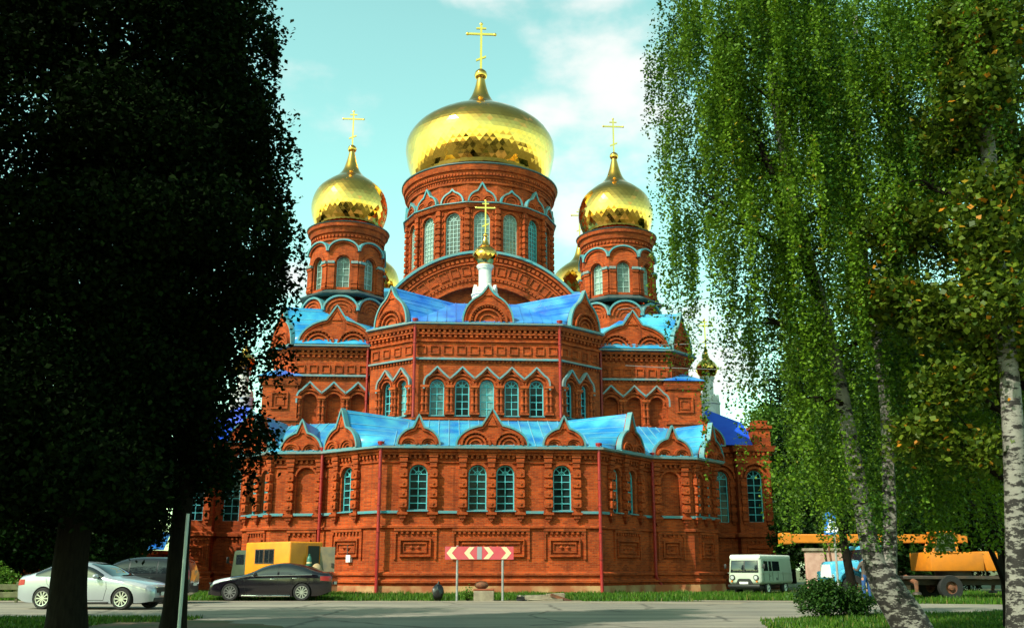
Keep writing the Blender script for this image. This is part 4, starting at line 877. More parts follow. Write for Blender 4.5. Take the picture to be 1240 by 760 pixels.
# ------------------------------------------------------------------ cars
def interp(tab, x):
    """smooth monotone-ish interpolation of a table"""
    xs = [p[0] for p in tab]; ys = [p[1] for p in tab]
    if x <= xs[0]: return ys[0]
    if x >= xs[-1]: return ys[-1]
    for i in range(len(xs)-1):
        if x <= xs[i+1]:
            t = (x-xs[i])/(xs[i+1]-xs[i]); m0 = (ys[i+1]-ys[max(i-1, 0)])/(xs[i+1]-xs[max(i-1, 0)]); m1 = (ys[min(i+2, len(xs)-1)]-ys[i])/(xs[min(i+2, len(xs)-1)]-xs[i]); h = xs[i+1]-xs[i]
            return (2*t**3-3*t*t+1)*ys[i]+(t**3-2*t*t+t)*h*m0+(-2*t**3+3*t*t)*ys[i+1]+(t**3-t*t)*h*m1
class Car:
    def __init__(s, top, belt, bot, plan, tum=.36): s.t, s.b, s.o, s.w, s.k = top, belt, bot, plan, tum
    def sec(s, x):
        zt, zs, w = interp(s.t, x), interp(s.b, x), interp(s.w, x); zs = min(zs, zt-.05); e = 2/(2.3+2.4*max(0, min(1, (zt-zs-.1)/.35))); return zt, zs, w, e
    def y(s, x, z):
        zt, zs, w, e = s.sec(x)
        if z <= zs:
            zb = interp(s.o, x); t = max(0, min(1, (z-zb)/max(.05, zs-zb))); return w*(.93+.07*math.sin(min(1, t*1.5)*math.pi/2)-.015*t)
        q = min(1, (z-zs)/(zt-zs)); tau = math.asin(q**(1/e)); return (w*.985-s.k*(z-zs))*math.cos(tau)**e
    def z(s, x, y):
        zt, zs, w, e = s.sec(x); lo, hi = zs, zt
        for _ in range(30):
            m_ = (lo+hi)/2
            if s.y(x, m_) > abs(y): lo = m_
            else: hi = m_
        return lo
    def body(s, L_, paint, n=70, wells=(), wr=.36):
        b = MB(); rings = []; xs = [L_*(.5-.5*math.cos(math.pi*i/n))*.75+L_*i/n*.25 for i in range(n+1)]
        for x in xs:
            zt, zs, w, e = s.sec(x); zb = interp(s.o, x); h = [(w*.80, zb)]
            for k in range(7): z = zb+(zs-zb)*(k/6); h.append((s.y(x, z), z))
            for k in range(1, 13):
                tau = math.pi/2*k/12; q = math.sin(tau)**e; z = zs+(zt-zs)*q; h.append(((w*.985-s.k*(z-zs))*max(0, math.cos(tau))**e if k < 12 else 0, z))
            rings.append([(x, -y, z) for y, z in h]+[(x, y, z) for y, z in reversed(h[:-1])])
        k = len(rings[0]); P = [p for r in rings for p in r]
        f = [(i*k+j, i*k+(j+1) % k, (i+1)*k+(j+1) % k, (i+1)*k+j) for i in range(n) for j in range(k)]
        f += [tuple(reversed(range(k))), tuple(range(n*k, n*k+k))]
        b.add(P, f, paint, True); b.mi('black'); me = b.mesh('body'); o = link('body', me)
        for x in wells:
            c = MB(); c.mi(paint)
            wd = interp(s.w, x)
            for sg in (-1, 1):
                m_ = MB(); m_.mi(paint); m_.tube([(x, sg*(wd-.30), wr*.95), (x, sg*(wd+.3), wr*.95)], wr+.055, 28, 'black', False); cu = m_.build('cut')
                md = o.modifiers.new('cut', 'BOOLEAN'); md.object = cu; md.operation = 'DIFFERENCE'; md.solver = 'EXACT'
                dg = bpy.context.evaluated_depsgraph_get(); new = bpy.data.meshes.new_from_object(o.evaluated_get(dg)); o.modifiers.clear(); o.data = new; bpy.data.objects.remove(cu)
        o.data.set_sharp_from_angle(angle=R(38)); return o
    def side_patch(s, xs, lo, hi, m, sg, out=.007, name='side_window', par=None, nz=8):
        b = MB(); P = []; n = len(xs)
        for x in xs:
            a, c = lo(x), max(lo(x)+.004, hi(x))
            P += [(x, sg*(s.y(x, a+(c-a)*k/nz)+out), a+(c-a)*k/nz) for k in range(nz+1)]
        b.add(P, [(i*(nz+1)+k, i*(nz+1)+k+1, (i+1)*(nz+1)+k+1, (i+1)*(nz+1)+k) for i in range(n-1) for k in range(nz)], m, True); return b.build(name, par)
    def top_patch(s, x0, x1, hw0, hw1, m, bow=.12, out=.008, name='windscreen', par=None, nx=14, ny=14):
        b = MB(); P = []
        for i in range(nx+1):
            t = i/nx; hw = hw0+(hw1-hw0)*t
            for j in range(ny+1):
                y = hw*(-1+2*j/ny); x = x0+(x1-x0)*t+bow*(y/hw)**2*(1-t*.6)*(1 if x1 > x0 else -1); P.append((x, y, s.z(x, y)+out))
        b.add(P, [(i*(ny+1)+j, i*(ny+1)+j+1, (i+1)*(ny+1)+j+1, (i+1)*(ny+1)+j) for i in range(nx) for j in range(ny)], m, True); return b.build(name, par)
    def seam(s, b, pts, sg, r=.006, m='black'):
        out = []
        for i in range(len(pts)-1):
            for k in range(8): t = k/8; x, z = pts[i][0]+(pts[i+1][0]-pts[i][0])*t, pts[i][1]+(pts[i+1][1]-pts[i][1])*t; out.append((x, sg*(s.y(x, z)+.001), z))
        x, z = pts[-1]; out.append((x, sg*(s.y(x, z)+.001), z)); b.tube(out, r, 4, m, False)
def wheel_mesh(r, w, spokes=10, rimf=.70):
    b = MB(); b.lathe((0, 0, 0), [(r*rimf, -w/2), (r*.93, -w/2), (r, -w*.36), (r, w*.36), (r*.93, w/2), (r*rimf, w/2), (r*rimf*.97, w*.2), (r*rimf, -w/2)], 28, 'tyre')
    q = MB(); q.lathe((0, 0, 0), [(r*rimf*1.01, w*.40), (r*rimf*1.01, w*.51), (r*rimf*.92, w*.50), (r*rimf*.90, w*.1)], 28, 'alloy'); q.lathe((0, 0, 0), [(.001, w*.44), (r*.16, w*.44), (r*.18, w*.3)], 14, 'alloy')
    q.lathe((0, 0, 0), [(.001, w*.05), (r*rimf*.93, w*.05)], 20, 'black')
    for i in range(spokes):
        a = 2*math.pi*i/spokes; d = Vector((math.cos(a), math.sin(a), 0)); p = Vector((-d.y, d.x, 0)); z0, z1 = Vector((0, 0, w*.28)), Vector((0, 0, w*.46)); h0, h1 = r*.05, r*.065
        a0, a1 = d*r*.12, d*r*rimf*.95
        q.add([a0-p*h0+z0, a0+p*h0+z0, a1+p*h1+z0, a1-p*h1+z0, a0-p*h0+z1, a0+p*h0+z1, a1+p*h1+z1, a1-p*h1+z1], [(4, 5, 6, 7), (0, 4, 7, 3), (1, 2, 6, 5), (3, 7, 6, 2)], 'alloy')
    return b.mesh('wheel'), q.mesh('rim')
def put_wheels(root, xs, hw, r, wm, tilt=0):
    for x in xs:
        for sg in (-1, 1):
            o = link('wheel', wm[0], root, (x, sg*(hw-.115), r)); o.rotation_euler = (R(90) if sg < 0 else R(-90), 0, 0); link('rim', wm[1], o)
def sedan(label, loc, rot, paint, L_, top, belt, bot, plan, wx, r, glaz, ws, rw, cat='car', group=None, chrome=True, tail=None, name='parked_car'):
    root = thing(name, label, cat, loc, rot, group); c = Car(top, belt, bot, plan)
    bo = c.body(L_, paint, wells=wx, wr=r); bo.parent = root
    hw = interp(plan, L_*.5)
    for sg in (-1, 1):
        for x0, x1, lo, hi in glaz: c.side_patch([x0+(x1-x0)*i/24 for i in range(25)], lo, hi, 'car_glass', sg, par=root)
        x0, x1 = glaz[0][0], glaz[-1][1]; tb = MB(); lo, hi = glaz[0][2], glaz[0][3]
        if chrome:
            tb.tube([(x, sg*(c.y(x, lo(x))+.008), lo(x)-.008) for x in [x0+(x1-x0)*i/20 for i in range(21)]], .011, 5, 'chrome'); tb.build('window_trim', root)
        sb = MB(); q = glaz[0][1]+.02; zb = interp(bot, q)+.10
        c.seam(sb, [(q, interp(belt, q)-.02), (q, zb)], sg); f0 = wx[0]+r+.30; c.seam(sb, [(f0-.06, interp(belt, f0)-.06), (f0-.10, zb+.35), (f0, zb)], sg); e0 = wx[1]-r-.02
        c.seam(sb, [(e0+.28, interp(belt, e0)-.03), (e0+.22, zb+.48), (e0-.12, zb+.16), (e0-.16, zb)], sg); c.seam(sb, [(f0, zb), (e0-.16, zb)], sg, .009); sb.build('door_seam', root)
        for x in (q-.20, e0+.06):
            z = interp(belt, x)-.13; h = MB(); h.rbox((x-.09, sg*(c.y(x, z)+.012)-.016, z-.018), (x+.09, sg*(c.y(x, z)+.012)+.016, z+.018), 'chrome' if chrome else paint, .012, 2); h.build('door_handle', root)
        xm = glaz[0][0]+.16; zm = interp(belt, xm)+.06; m_ = MB(); m_.ell((xm, sg*(c.y(xm, zm)+.13), zm+.02), (.09, .12, .075), paint); m_.tube([(xm, sg*c.y(xm, zm-.03), zm-.03), (xm, sg*(c.y(xm, zm)+.10), zm)], .025, 6, 'black'); m_.build('mirror', root)
        # lamps lie on the skin of the body
        zf = interp(top, .45); c.side_patch([.20+(.70)*i/12 for i in range(13)], lambda x: interp(top, x)-.20+.06*(x-.2), lambda x: interp(top, x)-.055, 'lamp', sg, .006, 'headlight', root)
        t0, tl, th = tail; c.side_patch([L_-t0+(t0-.02)*i/12 for i in range(13)], lambda x: tl+.10*(L_-x), lambda x: th, 'red_lamp', sg, .006, 'tail_light', root)
        fo = MB(); fo.ell((.18, sg*interp(plan, .18)*.72, .36), (.07, .12, .05), 'black'); fo.build('fog_light', root)
        sk = MB(); sk.rbox((wx[0]+r+.12, sg*(hw-.02)-.035, interp(bot, L_/2)-.0), (wx[1]-r-.12, sg*(hw-.02)+.03, interp(bot, L_/2)+.06), 'chrome' if chrome else 'black', .02, 2); sk.build('side_skirt', root)
    c.top_patch(ws[0], ws[1], ws[2], ws[3], 'car_glass', par=root); c.top_patch(rw[0], rw[1], rw[2], rw[3], 'car_glass', name='rear_window', par=root)
    w0 = interp(plan, .02)
    g = MB(); g.rbox((-.035, -.42, .50), (.06, .42, .66), 'black', .03, 2); g.rbox((-.045, -.45, .655), (.05, .45, .685), 'chrome', .01, 1); g.build('grille', root)
    g = MB(); g.rbox((-.03, -.55, .22), (.06, .55, .36), 'black', .03, 2); g.build('lower_intake', root)
    for x in (-.05, L_+.02): g = MB(); g.box(Frame((x, .26), (x, -.26)) if x < 0 else Frame((x, -.26), (x, .26)), 0, .52, .42 if x < 0 else .62, .53 if x < 0 else .73, 0, .02, 'plate'); g.build('number_plate', root)
    put_wheels(root, wx, hw, r, wheel_mesh(r, .225)); return root

# pale silver saloon, nose to the right
SL = 4.74
top = [(0, .60), (.05, .70), (.3, .80), (.8, .91), (1.25, .985), (1.5, 1.06), (2.05, 1.32), (2.55, 1.435), (3.0, 1.44), (3.5, 1.36), (4.0, 1.18), (4.3, 1.09), (4.62, 1.05), (4.74, .95)]
belt = [(0, .52), (.3, .66), (1.0, .82), (1.6, .90), (3.0, .95), (4.0, .98), (4.5, .93), (4.74, .80)]
bot = [(0, .26), (.4, .20), (4.2, .20), (4.74, .34)]
plan = [(0, .55), (.08, .68), (.3, .79), (.7, .86), (1.3, .895), (2.6, .90), (3.9, .88), (4.4, .81), (4.65, .70), (4.74, .60)]
lo = lambda x: .945+.02*(x-1.6)
def hi_sil(x): return min(interp(top, x)-.085, 1.36) if x < 4.1 else lo(x)
sedan('silver saloon car parked nose to the right behind the thick dark trunk', (-10.95, 32.0, 0), R(180-11), 'silver', SL, top, belt, bot, plan, (.92, 3.64), .325,
      [(1.62, 2.62, lo, hi_sil), (2.70, 3.98, lo, hi_sil)], (1.30, 2.22, .66, .55), (4.14, 3.30, .56, .50), chrome=False, tail=(.38, .70, .90))
# black saloon, nose to the left
BL = 4.90
top = [(0, .62), (.05, .72), (.3, .84), (.8, .94), (1.35, 1.01), (1.65, 1.10), (2.2, 1.33), (2.75, 1.445), (3.2, 1.45), (3.75, 1.35), (4.2, 1.20), (4.5, 1.125), (4.78, 1.10), (4.90, .98)]
belt = [(0, .54), (.3, .68), (1.0, .84), (1.6, .92), (3.0, .965), (4.0, 1.0), (4.6, .96), (4.9, .84)]
bot = [(0, .27), (.4, .19), (4.35, .19), (4.9, .36)]
plan = [(0, .56), (.08, .70), (.3, .80), (.7, .87), (1.3, .905), (2.6, .91), (4.0, .90), (4.55, .83), (4.8, .72), (4.9, .62)]
lo2 = lambda x: .955+.02*(x-1.7)
def hi_blk(x): return min(interp(top, x)-.085, 1.375)
sedan('glossy black saloon car parked nose to the left in front of the yellow truck', (-12.05, 41.0, 0), R(-1), 'black_paint', BL, top, belt, bot, plan, (.94, 3.78), .335,
      [(1.76, 2.78, lo2, hi_blk), (2.86, 4.16, lo2, lambda x: max(lo2(x), hi_blk(x)))], (1.42, 2.38, .68, .56), (4.40, 3.55, .58, .50), tail=(.42, .74, .94))
# dark estate car half hidden behind
EL = 4.6
top = [(0, .75), (.05, .85), (.4, .97), (1.0, 1.05), (1.3, 1.12), (1.9, 1.48), (2.4, 1.62), (3.2, 1.65), (4.1, 1.60), (4.45, 1.50), (4.6, 1.15)]
belt = [(0, .62), (.4, .80), (1.2, .95), (3.0, 1.02), (4.4, 1.05), (4.6, .95)]
bot = [(0, .32), (.4, .25), (4.2, .25), (4.6, .38)]
plan = [(0, .60), (.1, .74), (.4, .85), (1.0, .91), (3.0, .92), (4.2, .88), (4.5, .80), (4.6, .72)]
lo3 = lambda x: 1.06
def hi_est(x): return max(1.065, min(interp(top, x)-.11, 1.50))
sedan('dark grey estate car mostly hidden behind the silver saloon', (-16.4, 37.4, 0), R(4), 'suv_paint', EL, top, belt, bot, plan, (.88, 3.58), .35,
      [(1.50, 2.40, lo3, hi_est), (2.46, 3.40, lo3, hi_est), (3.46, 4.30, lo3, hi_est)], (1.22, 1.98, .70, .60), (4.5, 4.2, .62, .6), chrome=False, tail=(.30, .85, 1.20), cat='car')

# ------------------------------------------------------------------ pale mint forward-control van
def van(loc, rot, sc):
    root = thing('old_van', 'pale mint green old van with round headlights on the grass', 'van', loc, rot); root.scale = (sc, sc, sc)
    Lv, W, H = 4.36, .97, 2.08
    def sh(v):
        t = max(0, (v.z-1.05)/1.0)
        if v.x < 1.0: v.x += .16*t*(1-v.x)
        if v.x > Lv-.8: v.x -= .10*t*(v.x-Lv+.8)/.8
        v.y *= 1-.075*t; return v
    b = MB(); b.rbox((0, -W, .55), (Lv, W, H), 'mint', .20, 6, sh); bo = b.build('body', root); bo.data.polygons.foreach_set('use_smooth', [True]*len(bo.data.polygons))
    for x in (1.0, 3.3):
        for sg in (-1, 1):
            m_ = MB(); m_.mi('mint'); m_.tube([(x, sg*.62, .46), (x, sg*1.3, .46)], .47, 24, 'black', False); cu = m_.build('cut'); bo.data.materials.append(M['black']) if len(bo.data.materials) < 2 else None
            md = bo.modifiers.new('c', 'BOOLEAN'); md.object = cu; md.operation = 'DIFFERENCE'; md.solver = 'EXACT'
            dg = bpy.context.evaluated_depsgraph_get(); new = bpy.data.meshes.new_from_object(bo.evaluated_get(dg)); bo.modifiers.clear(); bo.data = new; bpy.data.objects.remove(cu)
    bo.data.set_sharp_from_angle(angle=R(50))
    def shf(v): v = sh(v); return v
    r_ = MB(); r_.rbox((-.02, -W*.985, 1.86), (Lv+.01, W*.985, H+.035), 'cream', .10, 5, shf); r_.build('roof', root)
    # front: two-piece windscreen, lamps, grille opening, plate, bumper
    def front(y0, y1, z0, z1, m, name, x=-.012, th=.03, rad=.05):
        q = MB(); q.rbox((x, y0, z0), (x+th, y1, z1), m, min(rad, th*.45), 2, sh); return q.build(name, root)
    front(-.78, -.03, 1.22, 1.78, 'car_glass', 'windscreen'); front(.03, .78, 1.22, 1.78, 'car_glass', 'windscreen'); front(-.82, .82, 1.18, 1.82, 'black', 'windscreen_seal', -.004)
    for sg in (-1, 1):
        q = MB(); q.tube([(-.05, sg*.68, .92), (.05, sg*.68, .92)], .145, 20, 'black'); q.tube([(-.065, sg*.68, .92), (0, sg*.68, .92)], .10, 20, 'lamp'); q.build('headlight', root)
        q = MB(); q.tube([(-.04, sg*.72, .72), (.05, sg*.72, .72)], .05, 12, 'amber'); q.build('indicator', root)
        q = MB(); q.tube([(.25, sg*.93, 1.45), (.1, sg*1.12, 1.5)], .012, 6, 'black'); q.rbox((.06, sg*1.12-.07, 1.38), (.10, sg*1.12+.07, 1.62), 'black', .02, 2); q.build('mirror', root)
    q = MB(); q.prism(Frame((-.015, .5), (-.015, -.5)), [(0, .60), (1.0, .60), (.86, .83), (.78, .86), (.22, .86), (.14, .83)], -.02, .012, 'black'); q.build('grille', root)
    q = MB(); q.rbox((-.14, -.92, .40), (-.02, .92, .56), 'black', .03, 2); q.rbox((-.02, -.9, .30), (.5, .9, .5), 'black', .04, 2); q.build('bumper', root); front(-.28, .22, .58, .70, 'plate', 'number_plate', -.16, .015)
    # sides
    for sg in (-1, 1):
        for x0, x1 in ((.44, .98), (1.12, 1.46), (1.58, 2.5)):
            q = MB(); q.rbox((x0, sg*.972-.012, 1.26), (x1, sg*.972+.012, 1.78), 'car_glass', .011, 1, lambda v: Vector((v.x+.10*(v.z-1.26)*(x0 < .5)*(v.x < .6), sg*(abs(v.y)*(1-.082*max(0, (v.z-1.05)))+.006), v.z))); q.build('side_window', root)
        q = MB()
        for x in (.36, 1.06, 1.52, 2.24, 2.9): q.box(Frame((x, sg*.971), (x+.02, sg*.971)), 0, .016, .75, 1.22, -.006, .006, 'black')
        q.box(Frame((.1, sg*.972), (Lv-.15, sg*.972)), 0, Lv-.3, 1.14, 1.17, -.012, .012, 'mint'); q.build('door_seam', root)
        for x in (1.2, 2.0): q = MB(); q.rbox((x, sg*.985-.02, .98 if x < 1.5 else .78), (x+.05, sg*.985+.02, 1.02 if x < 1.5 else .92), 'black', .01, 1); q.build('door_handle', root)
    b = MB(); r = .37; b.lathe((0, 0, 0), [(r*.55, -.1), (r*.95, -.1), (r, -.06), (r, .06), (r*.95, .1), (r*.55, .1), (r*.5, .0), (r*.55, -.1)], 24, 'tyre'); q = MB(); q.lathe((0, 0, 0), [(r*.58, .09), (r*.52, .105), (r*.40, .05), (r*.22, .06), (r*.2, .12), (.001, .13)], 20, 'cream'); q.lathe((0, 0, 0), [(r*.14, .132), (.001, .135)], 10, 'black'); wm = (b.mesh('wheel'), q.mesh('rim'))
    put_wheels(root, (1.0, 3.3), .93, r, wm)
    u = MB(); u.rbox((.3, -.5, .3), (4.1, .5, .56), 'black', .05, 2); u.build('chassis', root); return root
van((11.0, 48.0, 0.02), R(90-38), .88)

# ------------------------------------------------------------------ yellow box truck
def box_truck(loc, rot, sc):
    root = thing('box_truck', 'yellow box truck with khaki cab and open grey rear door beside the church', 'truck', loc, rot); root.scale = (sc,)*3
    b = MB(); b.rbox((1.40, -1.1, .95), (5.3, 1.1, 2.85), 'yellow', .09, 3); bo = b.build('box_body', root)
    for sg in (-1, 1):
        for x0, x1 in ((2.35, 3.05), (3.15, 3.95)):
            q = MB(); q.rbox((x0, sg*1.10-.02, 1.75), (x1, sg*1.10+.02, 2.45), 'car_glass', .015, 1); w_ = q.build('side_window', root); f = MB(); F = Frame((x0, sg*1.1), (x1, sg*1.1)); f.ribbon(F, [(0, 1.75), (x1-x0, 1.75), (x1-x0, 2.45), (0, 2.45)], -.04, .03, -.026, .026, 'steel', closed=True); f.box(F, (x1-x0)/2-.02, (x1-x0)/2+.02, 1.75, 2.45, -.024, .024, 'steel'); f.build('window_frame', w_)
    FR = Frame((5.3, -1.1), (5.3, 1.1))
    q = MB(); q.box(FR, 1.15, 1.95, .98, 2.65, -.05, .012, 'black'); q.build('doorway', root)
    q = MB(); q.ribbon(FR, [(1.15, .98), (1.95, .98), (1.95, 2.65), (1.15, 2.65)], -.05, .01, .0, .03, 'yellow', closed=True); q.build('door_frame', root)
    q = MB(); F2 = Frame((5.34, .88), (5.8, 1.5)); q.box(F2, 0, .78, .9, 2.6, -.03, .03, 'grey_door'); d = q.build('rear_door', root); h = MB(); h.box(F2, .60, .72, 1.55, 1.75, .03, .07, 'steel'); h.build('handle', d)
    q = MB(); q.lathe((5.52, .02, 1.35), [(.001, 0), (.11, .0), (.13, .05), (.13, .62), (.08, .74), (.04, .78), (.05, .86), (.001, .88)], 14, 'green_bottle'); q.lathe((5.52, .02, 1.35), [(.135, .38), (.135, .46)], 14, 'sign_cream'); q.box(Frame((5.3, -.08), (5.68, -.08)), 0, .38, 1.26, 1.34, -.2, .0, 'steel'); q.build('gas_cylinder', root)
    q = MB(); q.rbox((5.3, -.9, .78), (5.85, .9, .86), 'steel', .01, 1); q.build('rear_step', root)
    c = MB(); c.rbox((-.05, -1.0, .85), (1.42, 1.0, 2.45), 'khaki', .12, 3, lambda v: Vector((v.x+.22*max(0, (v.z-1.6))*(v.x < .6), v.y*(1-.06*max(0, v.z-1.5)), v.z))); c.build('cab', root)
    for sg in (-1, 1):
        q = MB(); q.rbox((.42, sg*.97-.02, 1.68), (1.15, sg*.97+.02, 2.22), 'car_glass', .012, 1); q.build('cab_window', root)
        q = MB(); q.tube([(.1, sg*.98, 1.6), (.0, sg*1.2, 1.85)], .015, 5, 'black'); q.rbox((-.05, sg*1.2-.09, 1.75), (0, sg*1.2+.09, 2.1), 'black', .02, 1); q.build('mirror', root)
        q = MB(); q.tube([(-.12, sg*.7, 1.05), (0, sg*.7, 1.05)], .11, 14, 'lamp'); q.build('headlight', root)
    q = MB(); q.rbox((.06, -.85, 1.70), (.16, .85, 2.25), 'car_glass', .04, 2, lambda v: Vector((v.x+.22*(v.z-1.7)-.06, v.y, v.z))); q.build('windscreen', root)
    q = MB(); q.rbox((.1, -.42, .55), (5.3, .42, .85), 'steel', .03, 1); q.rbox((-.25, -1.0, .6), (-.08, 1.0, .8), 'steel', .03, 1); q.build('chassis', root)
    r = .52; b = MB(); b.lathe((0, 0, 0), [(r*.5, -.14), (r*.94, -.14), (r, -.08), (r, .08), (r*.94, .14), (r*.5, .14), (r*.5, -.14)], 24, 'tyre'); q = MB(); q.lathe((0, 0, 0), [(r*.5, .12), (r*.45, .04), (r*.2, .06), (.001, .12)], 16, 'khaki'); put_wheels(root, (.75, 4.2), 1.0, r, (b.mesh('wheel'), q.mesh('rim')))
    return root
box_truck((-12.55, 47.7, 0), R(-40), .84)

# ------------------------------------------------------------------ crane truck behind the birch
def crane(loc, rot, sc=1):
    root = thing('crane_truck', 'orange mobile crane on a light blue truck behind the leaning birch', 'truck', loc, rot); root.scale = (sc,)*3
    b = MB(); b.rbox((0, -.72, .85), (1.35, .72, 1.62), 'truck_blue', .14, 4, lambda v: Vector((v.x, v.y*(.86+.14*min(1, v.x/1.2)), v.z+.05*v.x))); b.build('bonnet', root)
    for sg in (-1, 1):
        q = MB(); pts = arc(.78, .62, .66, 170, 10, 14); q.ribbon(Frame((0, sg*1.0), U=(1, 0, 0)), pts, 0, .06, -.24, .24, 'truck_blue'); q.rbox((-.02, sg*.98-.22, .75), (.30, sg*.98+.22, 1.22), 'truck_blue', .08, 3); q.build('fender', root)
        q = MB(); q.tube([(-.05, sg*.98, 1.0), (.03, sg*.98, 1.0)], .10, 14, 'lamp'); q.build('headlight', root)
    q = MB(); q.prism(Frame((-.01, .62), (-.01, -.62)), [(0, .95), (1.24, .95), (1.16, 1.5), (.08, 1.5)], -.04, .02, 'sign_white'); q.build('grille', root)
    c = MB(); c.rbox((1.25, -1.02, .85), (2.75, 1.02, 2.30), 'truck_blue', .13, 4, lambda v: Vector((v.x+.2*max(0, v.z-1.6)*(v.x < 1.8), v.y*(1-.05*max(0, v.z-1.6)), v.z))); c.build('cab', root)
    for sg in (-1, 1):
        q = MB(); q.rbox((1.65, sg*1.005-.02, 1.62), (2.5, sg*1.005+.02, 2.12), 'car_glass', .012, 1); q.build('cab_window', root)
    q = MB(); q.rbox((1.24, -.9, 1.66), (1.32, .9, 2.14), 'car_glass', .03, 2, lambda v: Vector((v.x+.2*(v.z-1.66), v.y, v.z))); q.build('windscreen', root)
    q = MB(); F = Frame((1.72, -1.02), (2.1, -1.75)); q.box(F, 0, .86, .95, 1.62, -.03, .03, 'truck_blue'); q.ribbon(F, [(0, 1.6), (.86, 1.6), (.80, 2.15), (.12, 2.15)], 0, .05, -.025, .025, 'truck_blue', closed=True); q.build('open_door', root)
    q = MB(); q.rbox((1.3, -1.06, .5), (2.5, -.7, .80), 'sign_cream', .04, 1); q.build('fuel_tank', root)
    q = MB(); q.rbox((.2, -.45, .62), (8.2, .45, .86), 'steel', .02, 1); q.rbox((3.0, -1.1, .88), (8.0, 1.1, 1.02), 'steel', .02, 1); q.rbox((-.3, -1.05, .52), (-.1, 1.05, .76), 'steel', .02, 1); q.build('chassis', root)
    q = MB(); q.lathe((5.7, 0, 1.0), [(.75, 0), (.75, .22), (.6, .24)], 24, 'steel'); q.build('turntable', root)
    # revolving upper works: cabin, counterweight, boom over the cab
    q = MB(); q.rbox((4.25, -1.12, 1.22), (6.6, 1.0, 2.02), 'crane_yellow', .05, 2); q.build('machine_house', root)
    q = MB(); q.rbox((6.7, -1.1, 1.22), (7.75, 1.05, 2.05), 'crane_yellow', .05, 2, lambda v: Vector((v.x-.30*max(0, v.z-1.3)*(v.x < 7.2), v.y, v.z))); q.build('counterweight', root)
    q = MB(); F = Frame((4.35, -1.1), (5.55, -1.1))
    for a, b_ in (((.05, 2.0), (.34, 2.85)), ((1.15, 2.0), (1.05, 2.85)), ((.34, 2.85), (1.05, 2.85)), ((.05, 2.0), (1.15, 2.0))):
        for w_ in (0, -.85): q.tube([F.p(*a, w_), F.p(*b_, w_)], .055, 6, 'crane_yellow')
    q.rbox((4.6, -1.12, 2.82), (5.5, -.2, 2.92), 'crane_yellow', .02, 1); cb = q.build('cabin_frame', root); g = MB(); g.prism(F, [(.12, 2.05), (1.1, 2.05), (1.0, 2.8), (.36, 2.8)], -.03, -.01, 'car_glass'); g.build('cabin_window', cb)
    q = MB(); q.rbox((-1.75, -.30, 2.42), (6.4, .25, 2.80), 'crane_yellow', .03, 1); q.rbox((-1.95, -.34, 2.36), (-1.5, .30, 2.86), 'crane_yellow', .04, 1); q.build('boom', root)
    q = MB(); q.tube([(.25, -.3, .8), (.1, -.3, 2.42)], .05, 6, 'rust'); q.tube([(.25, .3, .8), (.1, .3, 2.42)], .05, 6, 'rust'); q.build('boom_rest', root)
    for x in (3.3, 8.0):
        for sg in (-1, 1):
            q = MB(); q.tube([(x, sg*.6, .95), (x+.15, sg*1.25, .75), (x+.1, sg*1.35, .35)], [.13, .11, .07], 8, 'rust'); q.lathe((x+.1, sg*1.35, .25), [(.20, 0), (.18, .08), (.06, .12)], 12, 'steel'); q.build('outrigger', root)
    r = .53; b = MB(); b.lathe((0, 0, 0), [(r*.5, -.15), (r*.94, -.15), (r, -.09), (r, .09), (r*.94, .15), (r*.5, .15), (r*.5, -.15)], 26, 'tyre'); q = MB(); q.lathe((0, 0, 0), [(r*.52, .13), (r*.46, .02), (r*.26, .03), (r*.2, .14), (.001, .16)], 18, 'rust'); put_wheels(root, (.8, 5.05), 1.1, r, (b.mesh('wheel'), q.mesh('rim')))
    return root
crane((12.9, 41.6, 0), R(2), .93)

